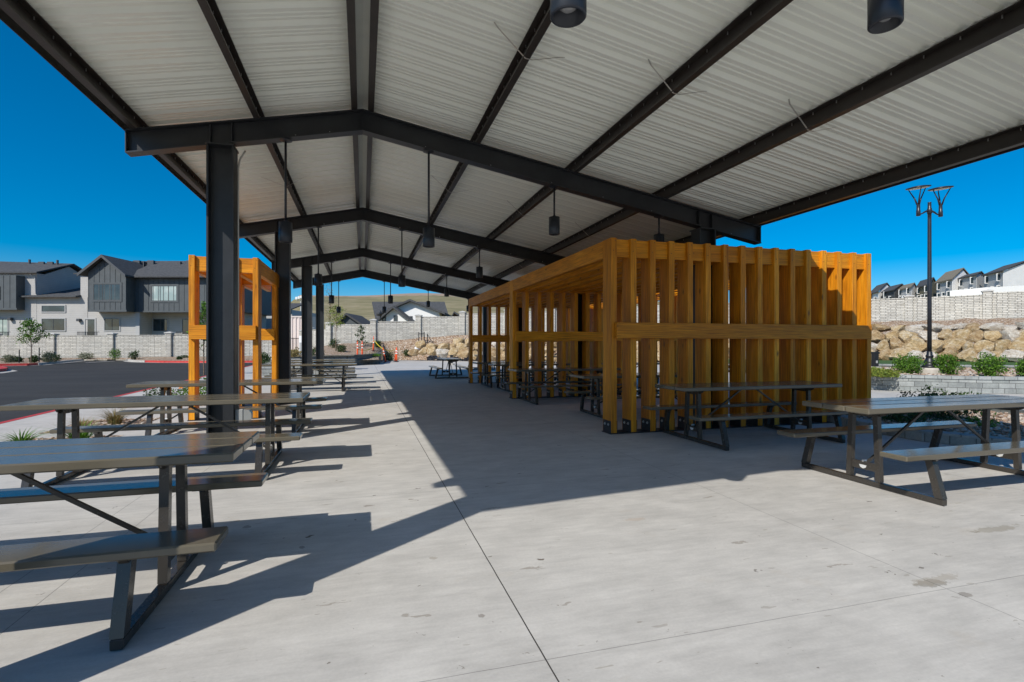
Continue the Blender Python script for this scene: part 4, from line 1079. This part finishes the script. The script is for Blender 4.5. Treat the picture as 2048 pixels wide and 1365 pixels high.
# row of houses on the right-hand rise
def row_house(label, pxl, pxc, pxr, yel, yec, yp, pxp, yb, d, side, gab, rm, wins=3, wm=WTRIM):
    t = thing('house', label, 'house', (0, 0, 0), -YAW, 'row houses on the rise')
    dep = 3.6; xl, xc, xr = ux(pxl, d+7), ux(pxc, d), ux(pxr, d+dep)
    ze = zz((yel+yec)/2, d); zb = zz(yb, d); zp = zz(yp, d)
    # body is a skewed block: long front facing us, gable end turned to the right
    A = Vector((xl, d+7, 0)); B = Vector((xc, d, 0)); Cc = Vector((xr, d+dep, 0)); Dd = A+(Cc-B)
    bm = bm_new()
    prism(bm, [(A.x, A.y, zb), (B.x, B.y, zb), (B.x, B.y, ze), (A.x, A.y, ze)], (Cc-B)*.999); obj('wall', bm, side, t)
    mid = (B+Cc)/2; bm = bm_new(); o = Vector((.03, -.02, 0))
    prism(bm, [(B.x+.03, B.y-.02, zb), (Cc.x+.03, Cc.y-.02, zb), (Cc.x+.03, Cc.y-.02, ze), (mid.x+.03, mid.y-.02, zp-.25), (B.x+.03, B.y-.02, ze)], (.04, -.03, 0)); obj('gable_wall', bm, gab, t)
    midA = (A+Dd)/2; dr = (B-A).normalized()*.5; fr = (B-Cc).normalized()*.55
    bm = bm_new(); prism(bm, [(A-dr+fr)+Vector((0, 0, ze-.15)), (B+dr+fr)+Vector((0, 0, ze-.15)), (mid+dr)+Vector((0, 0, zp)), (midA-dr)+Vector((0, 0, zp))], (0, 0, .25)); obj('roof', bm, rm, t)
    bm = bm_new(); prism(bm, [(midA-dr)+Vector((0, 0, zp)), (mid+dr)+Vector((0, 0, zp)), (Cc+dr-fr)+Vector((0, 0, ze-.15)), (Dd-dr-fr)+Vector((0, 0, ze-.15))], (0, 0, .25)); obj('roof', bm, rm, t)
    n_ = wins
    for lv in range(2):
        for i in range(n_):
            if lv == 1 and i == 1: continue
            f_ = (i+.6)/(n_+.2); p = A.lerp(B, f_); z = zb+(ze-zb)*(.36 if lv == 0 else .80); 
            bm = bm_new(); box(bm, p.x-.75, p.x+.75, p.y-.22, p.y-.14, z-.85, z+.75); wn = obj('window', bm, wm, t)
            bm = bm_new(); box(bm, p.x-.6, p.x-.04, p.y-.25, p.y-.221, z-.7, z+.6); box(bm, p.x+.04, p.x+.6, p.y-.25, p.y-.221, z-.7, z+.6); obj('pane', bm, GLASS, wn)
    if wins > 2:
        p = A.lerp(B, .45); bm = bm_new(); box(bm, p.x-2.2, p.x+2.2, p.y-2.0, p.y-.1, zb+.4, zb+.6); box(bm, p.x-2.2, p.x+2.2, p.y-2.05, p.y-2.001, zb+.6, zb+1.6); obj('balcony', bm, WTRIM, t)
    return t
row_house('small white row house with dark roof, first at the left of the rise', 1739, 1757, 1789, 586, 583, 566, 1783, 606, 150, SIDEW, SIDEW, SHIN, 2)
row_house('charcoal row house between two pale ones on the rise', 1765, 1788, 1817, 583, 578, 568, 1815, 606, 142, SIDED, SIDED, SHIN, 2)
row_house('pale narrow row house left of the lamp pole', 1797, 1822, 1833, 577, 573, 566, 1830, 606, 136, SIDEG, SIDEW, SHINB, 3)
row_house('olive row house directly behind the lamp pole', 1834, 1858, 1874, 572, 568, 555, 1880, 606, 130, SIDEO, SIDEO, SHIN, 3)
row_house('row house with tall brown roof and white gable right of the pole', 1873, 1904, 1946, 562, 557, 536, 1938, 604, 122, SIDEG, SIDEW, SHINB, 3)
row_house('blue-grey row house with white balcony', 1917, 1952, 1970, 554, 547, 543, 1975, 598, 116, SIDEG, SIDEG, SHIN, 3)
row_house('tallest white row house at the right edge with dark roof', 1968, 2006, 2092, 546, 539, 521, 2042, 596, 108, SIDEG, SIDEW, SHIN, 3)
wf = thing('vinyl_fence', 'low white fence under the right-hand row houses', 'fence')
for a, b in (((1900, 100, 582), (1975, 96, 575)), ((1975, 96, 575), (2100, 88, 569))):
    A = W(a[0], a[1]); B = W(b[0], b[1]); bm = bm_new(); prism(bm, [(A.x, A.y, zz(a[2], a[1])-2.4), (B.x, B.y, zz(b[2], b[1])-2.4), (B.x, B.y, zz(b[2], b[1])), (A.x, A.y, zz(a[2], a[1]))], (.08, .08, 0)); obj('fence_panel', bm, WTRIM, wf)

# ---------------------------------------------------------------- centre distance: container, gate, floodlight mast, cones
ct = front_root('shipping_container', 'off-white ribbed container beyond the gate between the left columns', 'container')
d = 57.; bm = bm_new(); x0, x1 = ux(560, d), ux(617, d); z0, z1 = .3, zz(632.5, d); pr = []
x = x0
while x < x1: pr += [(x, d), (x+.14, d), (x+.2, d+.09), (x+.34, d+.09), (x+.4, d)]; x += .4
vs0 = [bm.verts.new((a, b, z0)) for a, b in pr]; vs1 = [bm.verts.new((a, b, z1-.15)) for a, b in pr]
for i in range(len(pr)-1): bm.faces.new((vs0[i], vs0[i+1], vs1[i+1], vs1[i]))
obj('corrugated_side', bm, mat('container_paint', (.72, .62, .58), .6), ct)
bm = bm_new(); box(bm, x0, x1, d-.03, d+2.4, z1-.149, z1); box(bm, x0, x1, d+.12, d+2.4, z0, z1-.15); obj('frame', bm, mat('container_frame', (.68, .6, .56), .6), ct)
gt_ = front_root('gate', 'black metal vehicle gate between block pillars by the left wall end', 'gate')
bm = bm_new(); d = 51.5; x0, x1 = ux(553, d), ux(597, d)
for z in (.35, 2.0): box(bm, x0, x1, d, d+.05, z, z+.06)
x = x0
while x < x1: box(bm, x, x+.025, d+.01, d+.04, .2, 2.1); x += .14
obj('gate_bars', bm, DARK, gt_)
sb = front_root('utility_cabinet', 'white utility cabinet beside the gate pillar', 'cabinet')
bm = bm_new(); d = 47.; box(bm, ux(598, d), ux(605, d), d, d+.4, .2, zz(672, d), bev=.02); obj('cabinet_body', bm, WTRIM, sb)
bm = bm_new(); box(bm, ux(599, d), ux(604, d), d-.02, d-.001, .5, 1.6); obj('cabinet_door', bm, GREYBOX, sb)
fm = thing('floodlight_mast', 'distant white floodlight cluster on a thin mast between the left columns', 'floodlight', W(601.5, 95, 0), -YAW)
bm = bm_new(); tube(bm, [(0, 0, 0), (0, 0, zz(603, 95))], [.16, .1], 8); obj('mast', bm, GREYBOX, fm, True)
bm = bm_new()
for i in range(4): box(bm, -.9+i*.45, -.5+i*.45, -.3, .1, zz(600-i*1.2, 95)+.0, zz(600-i*1.2, 95)+.5, bev=.04)
box(bm, -.8, .8, .1, .2, zz(602, 95), zz(601, 95)); obj('floodlights', bm, WTRIM, fm)
ORG = mat('orange_plastic', (.85, .10, .02), .45); WREF = mat('reflective_band', (.85, .82, .75), .35)
def cone(loc, label, lean=0, rz=0):
    t = thing('traffic_delineator', label, 'traffic post', loc, rz, 'orange traffic delineators'); t.rotation_euler = (0, lean, rz)
    bm = bm_new(); lathe(bm, [(.062, .06), (.055, .3), (.046, 1.0), (.04, 1.03), (.024, 1.05), (.024, 1.10), (.04, 1.12), (.04, 1.15), (.01, 1.16)], 14); obj('post', bm, ORG, t, True)
    bm = bm_new()
    for z in (.62, .82): lathe(bm, [(.054, z), (.052, z+.10)], 14)
    obj('reflective_band', bm, WREF, t, True)
    bm = bm_new(); lathe(bm, [(.17, 0), (.17, .04), (.1, .06), (.08, .061)], 8); obj('base', bm, DARK, t)
cl = [(715, 37, .42, 'orange delineator post standing leftmost in the group', 0), (724.5, 37.2, .40, 'orange delineator post second from left, beside the leftmost', 0), (746.5, 41, .75, 'orange delineator post behind the first pair', .03), (771, 41, .78, 'leaning orange delineator post in the middle', -.16), (790, 42.5, .3, 'orange delineator post, left of the rightmost pair', .10), (793.5, 42, .3, 'orange delineator post standing rightmost', .0)]
def slope_z(px, d):
    r = interp([(c[0], c[1], c[2], c[3], c[4]) for c in ccols], px); t = (d-r[0])/(r[2]-r[0]); t = min(1, max(0, t)); return r[1]+(r[3]-r[1])*min(1, t*1.15)
for px, d, z, lb_, ln in cl: cone(W(px, d, slope_z(px, d) if px < 760 else max(0, slope_z(px, d))), lb_, ln)
tp_ = bm_new()
chain = [W(715, 37, slope_z(715, 37)+.55), W(745, 39, slope_z(745, 41)+.25), W(746.5, 41, slope_z(746.5, 41)+.95), W(768, 41, slope_z(771, 41)+1.0), W(790, 42.5, 1.0)]
for a, b in zip(chain, chain[1:]):
    ps = [a.lerp(b, t/6)-Vector((0, 0, .10*math.sin(math.pi*t/6))) for t in range(7)]
    for p, q in zip(ps, ps[1:]): bar(tp_, p, q, .006, .05)
tag(obj('caution_tape', tp_, mat('yellow_tape', (.7, .55, .03), .5)), 'sagging yellow tape strung between the orange posts', 'tape')
# dark block planter, centre left
dp = thing('planter_wall', 'dark grey block planter at the far end of the left table row', 'planter')
pp = [W(560, 27.5), W(640, 31.5), W(700, 34.5), W(761, 38.5)]
wall_strip(pp, [0]*4, [.62, .62, .64, .66], .3, BLKD, 'block_wall', dp, CAPBD, .08)
wall_strip([W(761, 38.5), W(763, 47)], [0]*2, [.66, .9], .3, BLKD, 'block_wall', dp, CAPBD, .08)
strip([(556, 27.8, .6, 40, .5), (640, 31.8, .6, 40, .7), (700, 34.8, .62, 41, .8), (761, 38.8, .64, 44, .9)], 3, 'planting_bed', GRAV, .04)
dp2 = thing('planter_wall', 'grey block steps seen behind the small timber frame', 'planter')
pp = [W(520, 23), W(562, 23)]
wall_strip(pp, [0]*2, [.35]*2, .3, BLK, 'block_wall', dp2, CAPB, .08)
pp = [W(515, 26), W(600, 26)]
wall_strip(pp, [0]*2, [.62]*2, .3, BLK, 'block_wall', dp2, CAPB, .08)
# big pipe piece, posts near wall
pz = slope_z(832, 47.5)
pc = thing('concrete_ring', 'short pale pipe section by the wall pillar', 'pipe', W(834, 47.3, slope_z(834, 47.3)))
bm = bm_new(); lathe(bm, [(.22, 0), (.22, .55), (.19, .56), (.19, .1)], 20); obj('ring', bm, WTRIM, pc)
fg = thing('metal_fence', 'short dark metal posts and brace where the boulders begin', 'fence', W(843, 47.8, slope_z(843, 47.8)), -YAW)
bm = bm_new()
for x in (-.25, 0, .25, .55): tube(bm, [(x, 0, -.2), (x, 0, 1.45 if x < .3 else 1.3)], .04, 8)
obj('posts', bm, LD and DARK, fg)
bm = bm_new(); bar(bm, (.55, 0, 1.25), (1.25, 0, .1), .04, .04); bar(bm, (-.25, 0, 1.3), (.25, 0, 1.3), .04, .04); obj('brace', bm, DARK, fg)
# street lantern by white house
sl = thing('street_lantern', 'small old-fashioned lantern lamp in front of the white house', 'street lamp', W(761, 60, 0), -YAW)
bm = bm_new(); tube(bm, [(0, 0, 0), (0, 0, zz(634, 60))], .06, 8); obj('pole', bm, DARK, sl)
bm = bm_new(); lathe(bm, [(.08, 0), (.2, .35), (.22, .36), (.05, .6), (.02, .75)], 8, (0, 0, zz(634, 60))); obj('lantern', bm, DARK, sl)

# trees
def tree(px, d, z, h, crown, m, label, th0=.03, n=900, leaf=.09, clumps=10, name='young_tree', bare=.4):
    t = thing(name, label, 'tree', W(px, d, z), random.random()*6)
    bm = bm_new(); tube(bm, [(0, 0, -.2), (.02, 0, h*.4), (-.03, .02, h*.75), (0, 0, h*.97)], [th0, th0*.8, th0*.5, th0*.15], 8)
    cl_ = []
    for i in range(clumps):
        a = i*2.4+random.random(); zb = h*(bare+(.95-bare)*i/clumps); rr = crown*random.uniform(.45, 1)*(1.1-.7*i/clumps)
        tip = Vector((rr*math.cos(a), rr*math.sin(a), min(h, zb+rr*.7))); tube(bm, [(0, 0, zb-.1), tip*.5+Vector((0, 0, zb*.5)), tip], [th0*.4, th0*.25, th0*.08], 5); cl_.append(tip)
    obj('trunk', bm, BARK, t)
    bm = bm_new(); cl_.append(Vector((0, 0, h)))
    for tip in cl_:
        s = crown*random.uniform(.25, .5); leafball(bm, s, s, s*.8, n//len(cl_), leaf, tip.z, tip.x, tip.y, .1, .5)
        q = tip*.55+Vector((0, 0, tip.z*.4)); leafball(bm, s*.8, s*.8, s*.7, n//len(cl_)//2, leaf, q.z, q.x, q.y, .1, .5)
    obj('crown', bm, m, t); return t
random.seed(21)
tree(62, 36.5, .12, 2.9, .95, LG, 'young staked tree with bright leaves in front of the left wall', .035, 1000, .07, 12, bare=.38)
for i, px in enumerate((38, 78)):
    s_ = thing('tree_stake', ['dark tree stake left of the young tree', 'dark tree stake right of the young tree'][i], 'stake', W(px, 36.3, .1)); bm = bm_new(); tube(bm, [(0, 0, -.1), (.02, 0, 1.1 if i else .95)], .03, 6); obj('stake', bm, DARK, s_)
tree(672, 42, .9, 3.6, 1.0, LY, 'spindly yellow-green young tree by the centre wall pillar', .035, 420, .075, 12, bare=.45)
tree(660, 52, 1.2, 6.3, 1.0, LT, 'tall sparse nearly bare tree above the centre wall', .05, 160, .06, 14, bare=.3)
tree(408, 24, 0, 3.3, .6, LG, 'bright young tree seen through the small timber frame', .03, 500, .07, 12, bare=.35)
tree(722, 45, 1.1, 1.9, .55, LD, 'thin dark climbing shrub against the centre wall', .02, 500, .06, 9, bare=.1)
random.seed(5)
for px, d, w_, h_, m_, lb_ in ((172-5+5, 0, 0, 0, 0, 0),):
    pass
sh = [(18, 37, .8, .55, LS, 'sage shrub at the far left before the wall'), (35, 38, .6, .4, LD, 'small dark shrub beside the left tree stake'), (68, 37, .6, .5, LD, 'dark shrub at the foot of the young tree'), (95, 37.5, .8, .8, LS, 'tall sage shrub right of the young tree'), (105, 38.5, 1.1, .6, LD, 'dark spreading shrub before the first visible wall pillar'), (172, 46.2, 1.1, .55, LS, 'grey-green shrub midway along the left wall'), (230, 44.8, .95, .95, LG, 'round bright green shrub before the second wall pillar'), (268, 44.5, .8, .75, LD, 'upright dark green shrub right of the round one'), (359, 43, .4, .3, LD, 'tiny dark shrub near the orange timber frame'), (370, 45, .6, .35, LS, 'small pale shrub against the wall near the timber frame')]
for px, d, w_, h_, m_, lb_ in sh: shrub(px, d, .14, w_, h_, m_, lb_, 900, .05)
for px, d, w_, h_, m_, lb_ in ((668, 44, .8, .8, LD, 'dark shrub at the foot of the spindly young tree'), (682, 40, .8, .6, LD, 'low dark shrub between the planter and the spindly tree'), (756, 43, .55, .6, LD, 'small dark shrub just behind the orange posts'), (778, 44, .9, .8, LD, 'rounded dark shrub beside the leaning orange post'), (815, 47, .8, .55, LD, 'dark shrub near the pale pipe section'), (745, 37.8, 1.2, .22, LG, 'low green plants along the dark planter edge'), (588, 30, 1.0, .7, LT, 'olive shrub between second and third left columns'), (632, 33, .9, .8, LD, 'green shrub between third and fourth left columns'), (500+25, 25, .8, .5, LD, 'shrub by the grey block steps')):
    shrub(px, d, slope_z(px, d) if px > 640 else .5, w_, h_, m_, lb_, 900, .05)
for i, px in enumerate((1765+0, 1000, 1062, 1130)):
    pass
print('boulders', cnt)
